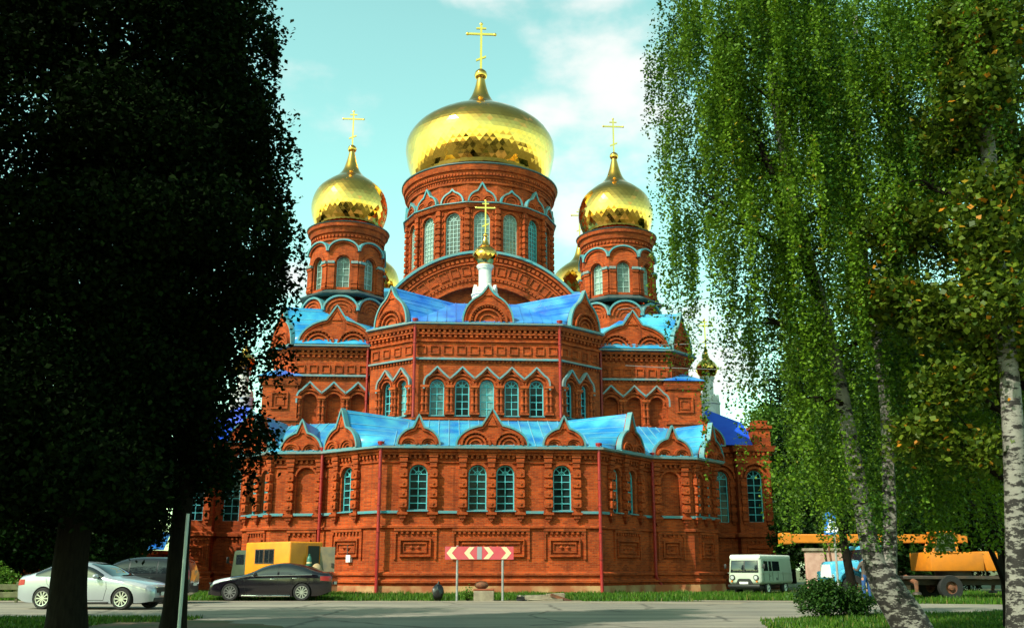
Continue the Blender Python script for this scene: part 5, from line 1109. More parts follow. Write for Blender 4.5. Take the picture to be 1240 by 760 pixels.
# ------------------------------------------------------------------ worker beside the crane truck
def person(loc, rot, label):
    J = {'pel': (0, 0, .95, .14), 'waist': (0, 0, 1.10, .135), 'chest': (0, 0, 1.32, .16), 'neck': (0, 0, 1.50, .062), 'head': (0, .02, 1.60, .085), 'crown': (0, .015, 1.70, .08)}
    E_ = [('pel', 'waist'), ('waist', 'chest'), ('chest', 'neck'), ('neck', 'head'), ('head', 'crown')]
    for sg, n in ((-1, 'l'), (1, 'r')):
        up = sg > 0
        J.update({'hip'+n: (.10*sg, 0, .90, .10), 'kn'+n: (.12*sg, -.02, .49, .068), 'an'+n: (.13*sg, .03, .09, .05), 'to'+n: (.14*sg, -.13, .04, .042),
                  'sh'+n: (.19*sg, 0, 1.42, .075), 'el'+n: (.27*sg, .04 if not up else -.12, 1.15, .052), 'wr'+n: ((.24 if not up else .22)*sg, -.06 if not up else -.36, .92 if not up else 1.22, .036), 'ha'+n: ((.23 if not up else .2)*sg, -.09 if not up else -.45, .84 if not up else 1.25, .038)})
        E_ += [('pel', 'hip'+n), ('hip'+n, 'kn'+n), ('kn'+n, 'an'+n), ('an'+n, 'to'+n), ('chest', 'sh'+n), ('sh'+n, 'el'+n), ('el'+n, 'wr'+n), ('wr'+n, 'ha'+n)]
    K = list(J); me = bpy.data.meshes.new('person'); me.from_pydata([J[k][:3] for k in K], [(K.index(a), K.index(b)) for a, b in E_], []); o = link('person', me)
    for sg in (1,):
        pass
    md = o.modifiers.new('s', 'SKIN'); 
    for i, k in enumerate(K): v = me.skin_vertices[0].data[i]; v.radius = (J[k][3], J[k][3]*(.8 if k in ('pel', 'waist', 'chest') else 1)); v.use_root = (k == 'pel')
    sb = o.modifiers.new('b', 'SUBSURF'); sb.levels = 2; sb.render_levels = 2
    dg = bpy.context.evaluated_depsgraph_get(); new = bpy.data.meshes.new_from_object(o.evaluated_get(dg)); o.modifiers.clear(); o.data = new
    for m in ('skin', 'shirt', 'jeans', 'black'): new.materials.append(M[m])
    for p in new.polygons:
        c = p.center; z = c.z; far = abs(c.x) > .16 and z > .8
        p.material_index = 3 if z < .085 else 2 if (z < 1.0 and not far) else 1 if z < 1.49 and not (far and (z < .90 or c.y < -.37)) else 0; p.use_smooth = True
    tag(o, label, 'person'); o.location = loc; o.rotation_euler = (0, 0, rot)
    h = MB(); h.ell((0, .035, 1.655), (.098, .105, .105), 'hair', 14, 9); h.build('hair', o)
    f = MB(); f.ell((0, -.085, 1.60), (.016, .022, .026), 'skin', 8, 6)
    for sg in (-1, 1): f.ell((sg*.088, .02, 1.60), (.014, .025, .036), 'skin', 8, 6)
    f.build('face', o)
    # fingers rooted in the palms
    for sg in (-1, 1):
        g = MB(); base = Vector((.23*-1, -.095, .83)) if sg < 0 else Vector((.2, -.46, 1.252)); d = Vector((0, -.15, -1)) if sg < 0 else Vector((0, -1, .12))
        for k, (a, l_) in enumerate(((-.03, .06), (-.01, .075), (.012, .07), (.032, .055))):
            p = base+Vector((0, a, 0)) if sg < 0 else base+Vector((0, 0, a)); g.tube([p, p+d*l_*.55, p+d*l_*.9+Vector((-sg*.02, 0, 0))], [.011, .010, .008], 6, 'skin')
        p = base+(Vector((.0, -.03, .03)) if sg < 0 else Vector((0, .04, .03))); g.tube([p, p+Vector((-sg*.01, -.04, -.02))], [.012, .009], 6, 'skin'); g.build('fingers', o)
    return o
person((13.72, 39.3, 0), R(-160), 'worker in a taupe jacket and blue jeans standing by the open truck door')

# ------------------------------------------------------------------ signs, debris
sg = thing('chevron_sign', 'long red road sign with cream chevrons pointing both ways on two grey posts', 'road sign', (-1.30, 40.05, 0), R(2))
for x in (-.87, .93):
    q = MB(); q.tube([(x, 0, 0), (x, 0, 2.12 if x < 0 else 1.62)], .045, 10, 'post'); q.build('post', sg)
FS = Frame((-1.36, -.06), (1.36, -.06))
for a in (0, 1):
    q = MB(); u0 = a*1.375; q.box(FS, u0, u0+1.345, 1.58, 2.08, -.015, .0, 'sign_red'); pl = q.build('sign_panel', sg)
    for k in range(2):
        q = MB(); c = u0+.20+k*.70+(.0 if a == 0 else .22); s_ = 1 if a == 0 else -1
        q.prism(FS, [(c-.14*s_, 1.83), (c+.06*s_, 2.06), (c+.27*s_, 2.06), (c+.07*s_, 1.83), (c+.27*s_, 1.60), (c+.06*s_, 1.60)][::s_], .002, .006, 'sign_cream')
        q.build('chevron', pl)
q = MB(); q.box(FS, 1.27, 1.46, 1.59, 2.07, .003, .008, 'sign_grey'); q.build('tape', sg)
ps = thing('crossing_sign', 'blue pedestrian crossing sign among the birch leaves', 'road sign', (11.6, 36.2, 0), R(-58))
q = MB(); q.tube([(0, .05, 0), (0, .05, 3.3)], .04, 8, 'post'); q.build('post', ps)
q = MB(); Fp = Frame((-.40, 0), (.40, 0)); q.box(Fp, 0, .8, 2.42, 3.22, -.01, .01, 'sign_blue'); pn = q.build('sign_panel', ps)
q = MB(); q.prism(Fp, [(.08, 2.50), (.72, 2.50), (.40, 3.12)], .011, .014, 'sign_white')
for a, b_, r_ in (((.40, 2.88), (.40, 2.72), .035), ((.40, 2.72), (.30, 2.55), .025), ((.40, 2.72), (.50, 2.55), .025), ((.40, 2.85), (.30, 2.74), .02), ((.40, 2.85), (.49, 2.74), .02)): q.tube([Fp.p(*a, .015), Fp.p(*b_, .015)], r_, 5, 'sign_blue')
q.ell(Fp.p(.41, 2.94, .015), (.035, .006, .035), 'sign_blue', 10, 6); q.build('pictogram', pn)

q = MB()
for k in range(1): 
    bm = bmesh.new(); bmesh.ops.create_icosphere(bm, subdivisions=3, radius=1); rr = random.Random(4)
    for v in bm.verts:
        n_ = v.co.normalized(); f_ = 1+.08*math.sin(7*n_.x+3*n_.z)+.06*math.sin(9*n_.y-5*n_.z); v.co = Vector((n_.x*.23*f_, n_.y*.22*f_, max(-.31, n_.z*.33*f_)+.31))
    bm.verts.index_update(); q.add([v.co.copy() for v in bm.verts], [[v.index for v in f.verts] for f in bm.faces], 'bag', True); bm.free()
q.tube([(0, 0, .60), (.01, 0, .68), (.05, .01, .72)], [.06, .03, .06], 8, 'bag')
bag = q.build('rubbish_bag', None, (-2.95, 40.5, 0)); tag(bag, 'stuffed black bag standing at the foot of the church wall', 'bag')
cb = thing('concrete_block', 'square concrete block with a red slab on top below the chevron sign', 'concrete block', (-1.12, 40.7, 0))
q = MB(); q.rbox((-.40, -.35, -.05), (.40, .35, .38), 'concrete', .02, 2, None, False); q.build('block', cb); q = MB(); q.rbox((-.42, -.36, .384), (.40, .36, .45), 'redcap', .015, 1, None, False); q.build('slab', cb)
q = MB(); q.ell((0, 0, .14), (.28, .2, .16), 'rust', 12, 8); tag(q.build('round_stone', None, (-1.22, 40.72, .45)), 'rounded brown stone lying on the concrete block', 'stone')
rr = random.Random(11)
for i, (x, y, s_, m, lb) in enumerate(((1.0, 41.2, (.75, .3, .20), 'concrete', 'long pale broken slab beside the right sign post'), (1.75, 41.0, (.35, .3, .26), 'concrete', 'chunky grey lump of rubble leaning by the broken slab'), (2.05, 40.7, (.55, .12, .10), 'rust', 'brown tilted beam lying on the rubble'), (.35, 40.6, (.16, .13, .14), 'black', 'small black lump at the right sign post foot'), (1.3, 40.4, (.7, .25, .07), 'concrete', 'thin flat slab lying in front of the rubble'))):
    q = MB(); q.rbox((-s_[0], -s_[1], 0), (s_[0], s_[1], s_[2]), m, .03, 2, lambda v: v+Vector((rr.uniform(-.03, .03), rr.uniform(-.03, .03), rr.uniform(-.02, .02))), False)
    o = q.build('rubble_piece', None, (x, y, 0)); tag(o, lb, 'rubble'); o.rotation_euler = (0, R(18) if i == 2 else 0, R(rr.uniform(-20, 20)))
q = MB(); q.ell((0, 0, 0), (.25, .22, .37), 'sack', 14, 9); tag(q.build('tied_sack', None, (-8.6, 44.5, 1.09)), 'pale beige round bundle on the truck step', 'sack')
q = MB(); q.tube([(.0, 0, 0), (-.02, .05, 2.12)], .03, 8, 'pole'); tag(q.build('metal_pole', None, (-5.52, 17, 0)), 'slim grey metal pole leaning beside the second dark trunk', 'pole')
# low wooden fence at far left
fe = thing('board_fence', 'low dark board fence in the grass at far left', 'fence', (-20.5, 38.0, 0), R(8))
for k in range(6): q = MB(); q.rbox((k*.95-.05, -.05, 0), (k*.95+.05, .05, .75), 'wood', .01, 1); q.build('post', fe)
for z in (.18, .46): q = MB(); q.rbox((-.1, -.09, z), (4.9, -.055, z+.2), 'wood', .01, 1); q.build('rail', fe)

# ------------------------------------------------------------------ vegetation
def leaf_mesh(name, P, size, matn, flat=.3, hang=False, aspect=.62, seed=0, hue=None):
    """P: n x 3 leaf positions -> rhombic leaves with random attitude and a hue value each"""
    g = np.random.default_rng(seed); n = len(P); s = size*(.65+.7*g.random(n))
    nrm = g.normal(size=(n, 3)); nrm[:, 2] = np.abs(nrm[:, 2])+flat; nrm /= np.linalg.norm(nrm, axis=1)[:, None]
    d = g.normal(size=(n, 3))
    if hang: d[:, 2] -= 1.1
    d -= nrm*np.sum(d*nrm, axis=1)[:, None]; d /= np.maximum(1e-6, np.linalg.norm(d, axis=1))[:, None]; e = np.cross(nrm, d)
    a = P-d*s[:, None]*.5; t = P+d*s[:, None]*.5; m = P-d*s[:, None]*.08+nrm*s[:, None]*.06; l = m+e*s[:, None]*aspect*.5; r = m-e*s[:, None]*aspect*.5
    v = np.stack([a, r, t, l], 1).reshape(-1, 3); me = bpy.data.meshes.new(name)
    me.vertices.add(4*n); me.vertices.foreach_set('co', v.ravel().astype(np.float32)); me.loops.add(4*n); me.loops.foreach_set('vertex_index', np.arange(4*n, dtype=np.int32))
    me.polygons.add(n); me.polygons.foreach_set('loop_start', np.arange(0, 4*n, 4, dtype=np.int32))
    at = me.attributes.new('hue', 'FLOAT', 'FACE'); at.data.foreach_set('value', (np.clip(g.random(n)*.9+g.normal(0, .1, n), 0, 1) if hue is None else hue).astype(np.float32))
    me.materials.append(M[matn]); me.update(calc_edges=True); me.validate(); return me
def cloud(blobs, seed, per=14, sig=.20, shell=.35):
    """clumps of leaves round twig ends spread through ellipsoids (x, y, z, rx, ry, rz, number of leaves)"""
    g = np.random.default_rng(seed); out = []
    for x, y, z, rx, ry, rz, n in blobs:
        k = max(1, int(n/per)); q = g.normal(size=(k, 3)); q /= np.linalg.norm(q, axis=1)[:, None]; q *= (shell+(1-shell)*g.random(k)**.6)[:, None]*(1+.25*np.sin(5*q[:, 0]+x)*np.sin(4*q[:, 2]+y))[:, None]
        c = q*np.array([rx, ry, rz])+np.array([x, y, z]); out.append(np.repeat(c, per, 0)+g.normal(0, sig, (k*per, 3))*np.array([1, 1, .75]))
    return np.concatenate(out)
def strands(blobs, seed, ln=(1.0, 2.6), per=.045, sig=.035, floor=1.0, dens=1.0):
    """weeping twigs: arched branchlets start in the ellipsoids (x, y, z, rx, ry, rz, number) and leafy strings hang from each of them"""
    g = np.random.default_rng(seed); out = []; hue = []
    for x, y, z, rx, ry, rz, n in blobs:
        m = max(2, int(n*dens/6)); q = g.normal(size=(m, 3)); q /= np.linalg.norm(q, axis=1)[:, None]; q *= (.25+.75*g.random(m)**.5)[:, None]
        for k in range(m):
            c = q[k]*np.array([rx, ry, rz])+np.array([x, y, z]); a = math.atan2(q[k][1], q[k][0])+g.normal(0, .7); r = g.uniform(.35, .8); h0 = g.uniform(.05, .7); base = g.uniform(*ln)
            for j in range(g.integers(8, 15)):
                t0 = g.random(); p = c+np.array([math.cos(a)*r*t0, math.sin(a)*r*t0, .22*t0-.45*t0*t0])+g.normal(0, .045, 3)
                L_ = min(base*g.uniform(.45, 1.1)*(.6+.5*t0), max(.3, p[2]-floor)); kk = max(4, int(L_/per)); t = np.linspace(0, 1, kk)**.92; b = g.uniform(.0, .16)
                s_ = np.stack([p[0]+b*np.cos(a)*np.sqrt(t)+.025*np.sin(8*t+j), p[1]+b*np.sin(a)*np.sqrt(t), p[2]-L_*t+.10*np.sin(t*3.1)], 1); out.append(s_+g.normal(0, sig, s_.shape)); hue.append(np.clip(h0+g.normal(0, .13, kk)+.28*(g.random(kk) > .985), 0, 1))
    return np.concatenate(out), np.concatenate(hue)
def limb_mesh(trunk, limbs, m, n=12):
    b = MB(); pts = smooth3(trunk, 6); b.tube([p[:3] for p in pts], [p[3] for p in pts], n, m)
    for l in limbs: q = smooth3(l, 4); b.tube([p[:3] for p in q], [p[3] for p in q], 6, m if l[0][3] > .09 or m != 'birch' else 'bark')
    return b.mesh('trunk')
def smooth3(p, n):
    out = []
    for i in range(len(p)-1):
        q = [np.array(p[max(i-1, 0)], float), np.array(p[i], float), np.array(p[i+1], float), np.array(p[min(i+2, len(p)-1)], float)]
        for k in range(n):
            t = k/n; out.append(tuple(.5*(2*q[1]+(q[2]-q[0])*t+(2*q[0]-5*q[1]+4*q[2]-q[3])*t*t+(3*q[1]-q[0]-3*q[2]+q[3])*t**3)))
    return out+[tuple(p[-1])]
def auto_limbs(trunk, ends, r0=.07, seed=0, drop=.55):
    g = random.Random(seed); L_ = []
    for e in ends:
        e = Vector(e[:3]); best = None
        for t in trunk:
            p = Vector(t[:3])
            if p.z < e.z and (best is None or abs((e.z-p.z)-(e.xy-p.xy).length*drop) < best[0]): best = (abs((e.z-p.z)-(e.xy-p.xy).length*drop), p, t[3])
        if best is None: best = (0, Vector(trunk[-1][:3]), trunk[-1][3])
        p = best[1]; r = min(r0, best[2]*.7); m_ = p.lerp(e, .5)+Vector((g.uniform(-.2, .2), g.uniform(-.2, .2), (e-p).length*.08)); L_.append([(*p, r), (*m_, r*.65), (*e, r*.22)])
        for k in range(2):
            q = e+Vector((g.uniform(-.5, .5), g.uniform(-.5, .5), g.uniform(-.3, .4))); L_.append([(*m_, r*.4), (*(m_.lerp(q, .5)+Vector((0, 0, .1))), r*.28), (*q, r*.1)])
    return L_
def tree(name, label, loc, trunk, P, size, bark, leaf, ends=(), extra=(), group=None, hang=False, seed=0, aspect=.62, r0=.07):
    H = None
    if isinstance(P, tuple): P, H = P
    t = thing(name, label, 'tree', loc, 0, group); tk = smooth3(trunk, 5)
    link('trunk', limb_mesh(trunk, list(extra)+auto_limbs(tk, ends, r0, seed), bark), t)
    link('crown', leaf_mesh('crown', np.asarray(P)-np.array(loc), size, leaf, hang=hang, seed=seed, aspect=aspect, hue=H), t); return t
def rel(pts, loc): return [(p[0]-loc[0], p[1]-loc[1], p[2]-loc[2], p[3]) for p in pts]

# --- the two dark lindens on the left
G = np.random.default_rng(21)
bl1 = []
for z, x0, x1, n in ((2.35, -12.5, -8.3, 8), (2.9, -12.5, -6.6, 9), (3.6, -12.5, -6.3, 9), (4.8, -12.5, -5.9, 10), (6.2, -12.5, -5.6, 11), (7.6, -12.5, -5.3, 12), (9.0, -12.2, -5.4, 12), (10.4, -12, -5.5, 12), (11.9, -11.6, -5.6, 11), (13.4, -11, -6.0, 8)):
    for k in range(n): bl1.append((x0+(x1-x0)*(k+.5)/n+G.uniform(-.3, .3), 18+G.uniform(-1.7, 1.9), z+G.uniform(-.5, .5), G.uniform(.85, 1.25), G.uniform(.85, 1.2), G.uniform(.6, .9), 2300))
t1 = (-7.82, 18.0, 0)
P1 = cloud(bl1, 1, 16, .19)-np.array([.15, 0, 0])
tree('linden_tree', 'dense dark linden with the thickest black trunk at far left', t1, [(0, 0, -.1, .46), (.0, 0, .25, .36), (-.05, 0, 1.2, .30), (-.05, .05, 3.2, .27), (-.2, .1, 6, .22), (-.3, 0, 9.5, .14), (-.3, 0, 13, .05)], P1, .105, 'bark', 'shaded_linden_leaf', ends=[tuple(np.array(b[:3])-np.array(t1)) for b in bl1[::3] if b[2] > 4.5], seed=1, aspect=.8, r0=.10)
t2 = (-6.72, 20.3, 0)
bl2 = []
for z, x0, x1, n in ((2.5, -7.2, -6.1, 4), (3.3, -7.2, -5.7, 5), (4.3, -7.2, -5.3, 6), (5.4, -7.4, -5.0, 6), (6.6, -7.6, -4.8, 7), (7.7, -7.6, -4.45, 8), (8.7, -7.6, -4.45, 7), (10.0, -7.4, -5.0, 6), (11.4, -7.4, -4.9, 6), (12.8, -7.2, -5.0, 6), (14.2, -7.2, -5.3, 4)):
    for k in range(n): bl2.append((x0+(x1-x0)*(k+.5)/n+G.uniform(-.25, .25), 20.2+G.uniform(-1.3, 1.4), z+G.uniform(-.4, .4), G.uniform(.55, .85), G.uniform(.7, 1.0), G.uniform(.5, .75), 1500))
P2 = np.concatenate([cloud([q[:6]+(int(q[6]*(1 if q[0] < -5.75 else .55 if q[0] < -5.3 else .3)),) for q in bl2], 2, 14, .17)-np.array([.75, 0, 0]), strands([(-5.65, 20, 4.4, .5, 1.0, .8, 90), (-5.65, 20, 5.8, .5, 1.0, .6, 80), (-5.55, 20, 6.9, .5, 1.0, .6, 90), (-5.35, 20, 8.0, .4, 1.0, .7, 100), (-5.45, 20, 9.2, .4, 1, .8, 100), (-5.75, 20, 10.6, .5, 1, .9, 100), (-6.0, 20, 12.2, .5, 1, 1.0, 110), (-6.1, 20, 13.6, .5, 1, .8, 80), (-6.3, 19.6, 3.5, .5, .8, .4, 60)], 5, (.5, 1.5), .045, .05, dens=.9)[0]])
tree('linden_tree', 'dark linden with the thinner trunk right of the silver car', t2, [(0, 0, -.1, .30), (.02, 0, .5, .24), (.0, 0, 2, .20), (.05, 0, 5, .17), (.1, 0, 9, .11), (.2, 0, 14, .04)], P2, .10, 'bark', 'shaded_linden_leaf', ends=[tuple(np.array(b[:3])-np.array(t2)-np.array([.9, 0, 0])) for b in bl2[::3] if b[2] > 4.5 and b[0] < -5.6], seed=2, aspect=.8)
# unseen lindens added towards the viewer, out of frame: they keep the left trees in shade
for i, (x, y) in enumerate(((-15.5, 12.5), (-12.0, 7.5), (-17.5, 19.5))):
    q = (x, y, 0); bl = [(x+G.uniform(-2.6, 2.6), y+G.uniform(-2.6, 2.6), G.uniform(5, 15.5), 1.7, 1.7, 1.4, 900) for k in range(34)]
    tree('linden_tree', ['unseen linden added for shade, out beyond the left edge', 'unseen linden added for shade, left of the viewer', 'unseen linden added for shade, left of the silver car'][i], q, [(0, 0, -.1, .4), (0, 0, 1, .3), (0, .1, 7, .22), (.1, 0, 15, .05)], cloud(bl, 40+i, 12, .3), .16, 'bark', 'shaded_linden_leaf', ends=[tuple(np.array(b[:3])-np.array(q)) for b in bl[::4]], seed=40+i, aspect=.8)

# --- birches on the right
def birch_blobs(spec, seed):
    g = np.random.default_rng(seed); out = []
    for x, y, z, rx, ry, rz, n in spec: out.append((x, y, z, rx, ry, rz, n))
    return out
bA = (6.30, 16.0, 0)
trA = rel([(6.34, 16, -.1, .36), (6.22, 16, .35, .30), (5.90, 16, .95, .25), (5.72, 16, 1.4, .165), (5.62, 16, 2.3, .14), (5.50, 16, 3.5, .125), (5.34, 16, 4.9, .11), (5.0, 16.1, 7, .11), (4.7, 16, 9.5, .08), (4.6, 16, 12.5, .04)], bA)
exA = [rel([(5.88, 16, 1.0, .20), (6.02, 16.05, 1.55, .13), (6.12, 16.1, 2.4, .11), (6.2, 16.1, 4.2, .095), (6.1, 16.2, 7, .08), (6.3, 16, 11, .04)], bA), rel([(5.2, 16, 5.6, .09), (4.75, 15.8, 7, .07), (4.2, 15.7, 8.6, .05), (3.5, 15.6, 9.9, .02)], bA)]
sA = [(3.55, 15.9, 10.6, .70, 1.3, 1.0, 190), (3.45, 15.9, 8.6, .5, 1.3, .9, 150), (3.35, 15.8, 7.1, .5, 1.2, .8, 80), (4.4, 16, 11.8, 1.2, 1.5, 1.0, 240), (4.4, 15.6, 9.4, 1.0, 1.3, 1.0, 210), (5.6, 16, 12.0, 1.2, 1.5, 1.0, 230), (5.5, 15.6, 9.8, 1.0, 1.3, 1.1, 200), (4.2, 15.8, 7.2, .9, 1.2, .8, 150), (5.2, 15.8, 6.4, .9, 1.2, .7, 130), (6.3, 15.8, 7.6, .8, 1.2, 1.0, 150), (6.0, 15.8, 4.9, .6, .9, .5, 60), (4.3, 16, 5.3, .7, 1, .6, 90), (5.0, 16, 3.9, .5, .8, .4, 40)]
sA2 = [(4.6, 15.0, 9.6, .5, .4, 1.0, 80), (4.9, 15.0, 7.6, .4, .4, .8, 70), (4.6, 15.0, 11.3, .5, .4, .8, 80), (6.1, 15.1, 8.0, .4, .4, 1.2, 80), (5.2, 15.2, 5.6, .35, .3, .5, 50), (6.75, 15.7, 4.6, .55, .6, .5, 60), (6.2, 15.5, 3.3, .3, .4, .4, 26), (5.75, 15.7, 2.3, .18, .2, .25, 14), (7.1, 15.6, 3.7, .4, .5, .4, 34), (4.6, 15.9, 3.2, .35, .5, .4, 26)]
tree('weeping_birch', 'weeping birch with a leaning forked white trunk at right', bA, trA, strands(sA+sA2, 31, (1.0, 2.5), .034, .035, 1.5, 1.15), .056, 'birch', 'birch_leaf', ends=[tuple(np.array(b[:3])-np.array(bA)) for b in sA], extra=exA, seed=31, hang=True, aspect=.75)
bB = (6.86, 14.0, 0)
trB = rel([(6.90, 14, -.1, .24), (6.96, 14, .6, .185), (7.11, 14, 2.2, .155), (7.22, 14, 3.7, .14), (7.27, 14, 5.5, .12), (7.36, 14, 7.4, .11), (7.45, 14, 10.5, .05)], bB)
sB = [(6.6, 14.2, 9.6, 1.0, 1.2, .9, 170), (7.4, 14.2, 10.4, 1.2, 1.3, 1.0, 190), (6.4, 14.6, 7.2, .6, .9, .8, 90), (8.2, 14, 8.5, 1.0, 1.2, 1.2, 160)]
tree('weeping_birch', 'birch with the straight black-flecked trunk at the right edge', bB, trB, strands(sB, 32, (.8, 2.0), .034, .035, 1.5, 1.15), .056, 'birch', 'birch_leaf', ends=[tuple(np.array(b[:3])-np.array(bB)) for b in sB], seed=32, hang=True, aspect=.75)
bC = (10.6, 21.5, 0)
sC = [(6.6, 21.5, 13.5, 1.5, 1.6, 1.5, 240), (8.6, 21.5, 14, 1.8, 1.6, 1.6, 260), (10.6, 21.5, 13, 1.6, 1.6, 1.6, 240), (6.4, 21.3, 10.4, 1.3, 1.5, 1.2, 200), (8.6, 21, 10.6, 1.7, 1.5, 1.2, 230), (10.8, 21.2, 9.6, 1.5, 1.5, 1.4, 210), (7.2, 21.2, 7.4, 1.2, 1.4, .9, 150), (9.4, 21.2, 6.8, 1.4, 1.4, .9, 160), (11.4, 21.2, 6.4, 1.2, 1.4, .9, 130)]
sC += [(7.7, 18.6, 5.2, .8, .8, .8, 110), (8.5, 18.5, 4.6, .8, .8, .7, 90), (9.4, 18.5, 5.5, .7, .8, .8, 80), (7.9, 18.4, 3.5, .7, .6, .4, 50), (7.3, 17.6, 3.1, .4, .5, .4, 22), (8.4, 17.6, 2.9, .4, .5, .4, 18), (9.0, 24, 5.0, 1.6, 1.0, 1.4, 160), (9.2, 25, 4.4, .9, 1.0, 1.0, 90)]
tree('weeping_birch', 'tall birch behind the forked one with its crown filling the right', bC, [(0, 0, -.1, .3), (0, 0, 1.2, .22), (-.1, 0, 6, .17), (-.2, .1, 11, .1), (0, 0, 15, .04)], strands(sC, 33, (1.2, 3.0), .042, .045, 1.5, 1.2), .07, 'bark', 'birch_leaf', ends=[tuple(np.array(b[:3])-np.array(bC)) for b in sC], seed=33, hang=True, aspect=.75)
# --- maple with turning leaves in front of the right birch
mD = (8.9, 15.6, 0)
blD = [(6.15, 14.6, 6.4, .62, .7, .42, 1500), (5.75, 14.8, 5.3, .5, .6, .35, 1000), (6.5, 14.4, 5.0, .6, .7, .45, 1300), (7.0, 14.2, 7.9, .7, .7, .5, 1500), (7.6, 14.2, 9.2, .7, .8, .55, 1500), (6.7, 14.4, 3.9, .55, .6, .40, 1100), (7.5, 14.4, 6.0, .7, .8, .6, 1600), (7.4, 14.2, 4.4, .7, .7, .5, 1500), (6.2, 14.8, 3.2, .45, .5, .35, 700), (8.2, 14.6, 7.4, .8, .8, .7, 1700), (6.9, 14.5, 2.9, .5, .5, .3, 700), (8.3, 14.6, 4.8, .8, .8, .8, 1700), (8.4, 14.6, 10.2, .9, .9, .8, 1500), (6.92, 13.4, 4.9, .5, .4, .5, 1100), (6.95, 13.4, 5.9, .5, .4, .55, 1200), (7.0, 13.4, 6.6, .4, .4, .3, 900), (7.05, 13.4, 8.2, .5, .4, .45, 1800), (7.1, 13.4, 9.2, .6, .4, .6, 2200), (7.15, 13.4, 10.4, .6, .4, .6, 2000)]
tree('maple_tree', 'maple branch with orange turning leaves at the right edge', mD, [(0, 0, -.1, .3), (0, 0, 1.5, .22), (-.2, -.1, 5, .17), (-.3, -.1, 9, .09), (-.3, 0, 11, .03)], cloud([q[:6]+(int(q[6]*1.5),) for q in blD], 34, 12, .14, .2), .088, 'bark', 'maple_leaf', ends=[tuple(np.array(b[:3])-np.array(mD)) for b in blD], seed=34, aspect=.95)
# --- slender young birch before the crane, dark stem, a few yellow twigs
bE = (9.45, 28.0, 0)
sE = [(8.8, 28, 5.2, .7, .8, .9, 90), (9.0, 27.8, 4.0, .7, .8, .7, 80), (9.4, 28, 6.2, .8, .9, .9, 90), (8.5, 28, 3.7, .5, .7, .6, 50), (9.6, 27.8, 3.2, .6, .7, .5, 40)]
tree('weeping_birch', 'slender young birch with a dark stem before the crane truck', bE, [(0, 0, -.1, .17), (-.05, 0, .6, .13), (-.2, 0, 2, .11), (-.4, 0, 5, .07), (-.5, 0, 8, .02)], strands(sE, 35, (.6, 1.7), .05, .05, 1.6, 1.3), .08, 'bark', 'birch_leaf', ends=[tuple(np.array(b[:3])-np.array(bE)) for b in sE], seed=35, hang=True, aspect=.75)

# --- trees beyond, right of the church and at left
far = [(22.5, 70, 17, 4.0, 'far_leaf', 'tall dark tree just right of the church'), (28, 66, 21, 5.2, 'far_leaf', 'broad dark tree behind the boom of the crane'), (34, 60, 22, 5.5, 'far_leaf', 'broad dark tree behind the cabin of the crane'), (41, 58, 22, 6, 'far_leaf', 'dark tree behind the right edge birch'), (21.5, 54, 10.0, 2.6, 'far_leaf', 'shorter dark tree behind the truck bonnet'), (26.5, 52, 13, 3.6, 'far_leaf', 'rounded dark tree behind the rear of the crane'), (32, 50, 13, 3.8, 'far_leaf', 'low spreading dark tree at the right'),
       (25, 90, 15.5, 5.0, 'lit_leaf', 'sunlit pale green treetop beside the church roof'), (-32, 60, 20, 6, 'far_leaf', 'dark tree behind the cars at far left'), (-41, 56, 20, 7, 'far_leaf', 'dark tree beyond the left edge'), (-27.5, 66, 18, 5, 'far_leaf', 'dark tree left of the church annex'), (-22, 55, 10, 3.4, 'far_leaf', 'shorter dark tree behind the estate car'), (-27, 50, 9, 3.8, 'far_leaf', 'shorter dark tree behind the board fence')]
behind = [(-60, -22, 26, 9), (-40, -34, 28, 9.5), (-20, -40, 27, 9.5), (0, -38, 28, 9.5), (19, -38, 26, 9.5), (39, -32, 28, 9.5), (60, -20, 26, 9)]  # unseen trees added for the dark band reflected in the domes
for i, (x, y, h, r) in enumerate(behind): far.append((x, y, h, r, 'far_leaf', ['unseen added tree behind the viewer, first from the left', 'unseen added tree behind the viewer, second from the left', 'unseen added tree behind the viewer, third from the left', 'unseen added tree straight behind the viewer', 'unseen added tree behind the viewer, third from the right', 'unseen added tree behind the viewer, second from the right', 'unseen added tree behind the viewer, first from the right'][i]))
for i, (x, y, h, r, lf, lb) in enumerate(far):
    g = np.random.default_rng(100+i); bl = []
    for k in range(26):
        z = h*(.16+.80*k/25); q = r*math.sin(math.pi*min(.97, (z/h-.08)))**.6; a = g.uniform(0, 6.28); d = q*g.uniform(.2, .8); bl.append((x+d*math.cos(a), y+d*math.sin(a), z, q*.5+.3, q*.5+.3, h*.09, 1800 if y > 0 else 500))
    c = (x, y, 0); tree('broadleaf_tree', lb, c, [(0, 0, -.1, .3), (0, 0, 1.5, .24), (.1, 0, h*.5, .17), (0, 0, h*.95, .04)], cloud(bl, 100+i, 9, .42, .3), .26 if y > 0 else .5, 'bark', lf, ends=[tuple(np.array(b[:3])-np.array(c)) for b in bl[::5]], seed=100+i, aspect=.8, group='trees beyond the road' if y > 0 else 'unseen trees added behind the viewer')
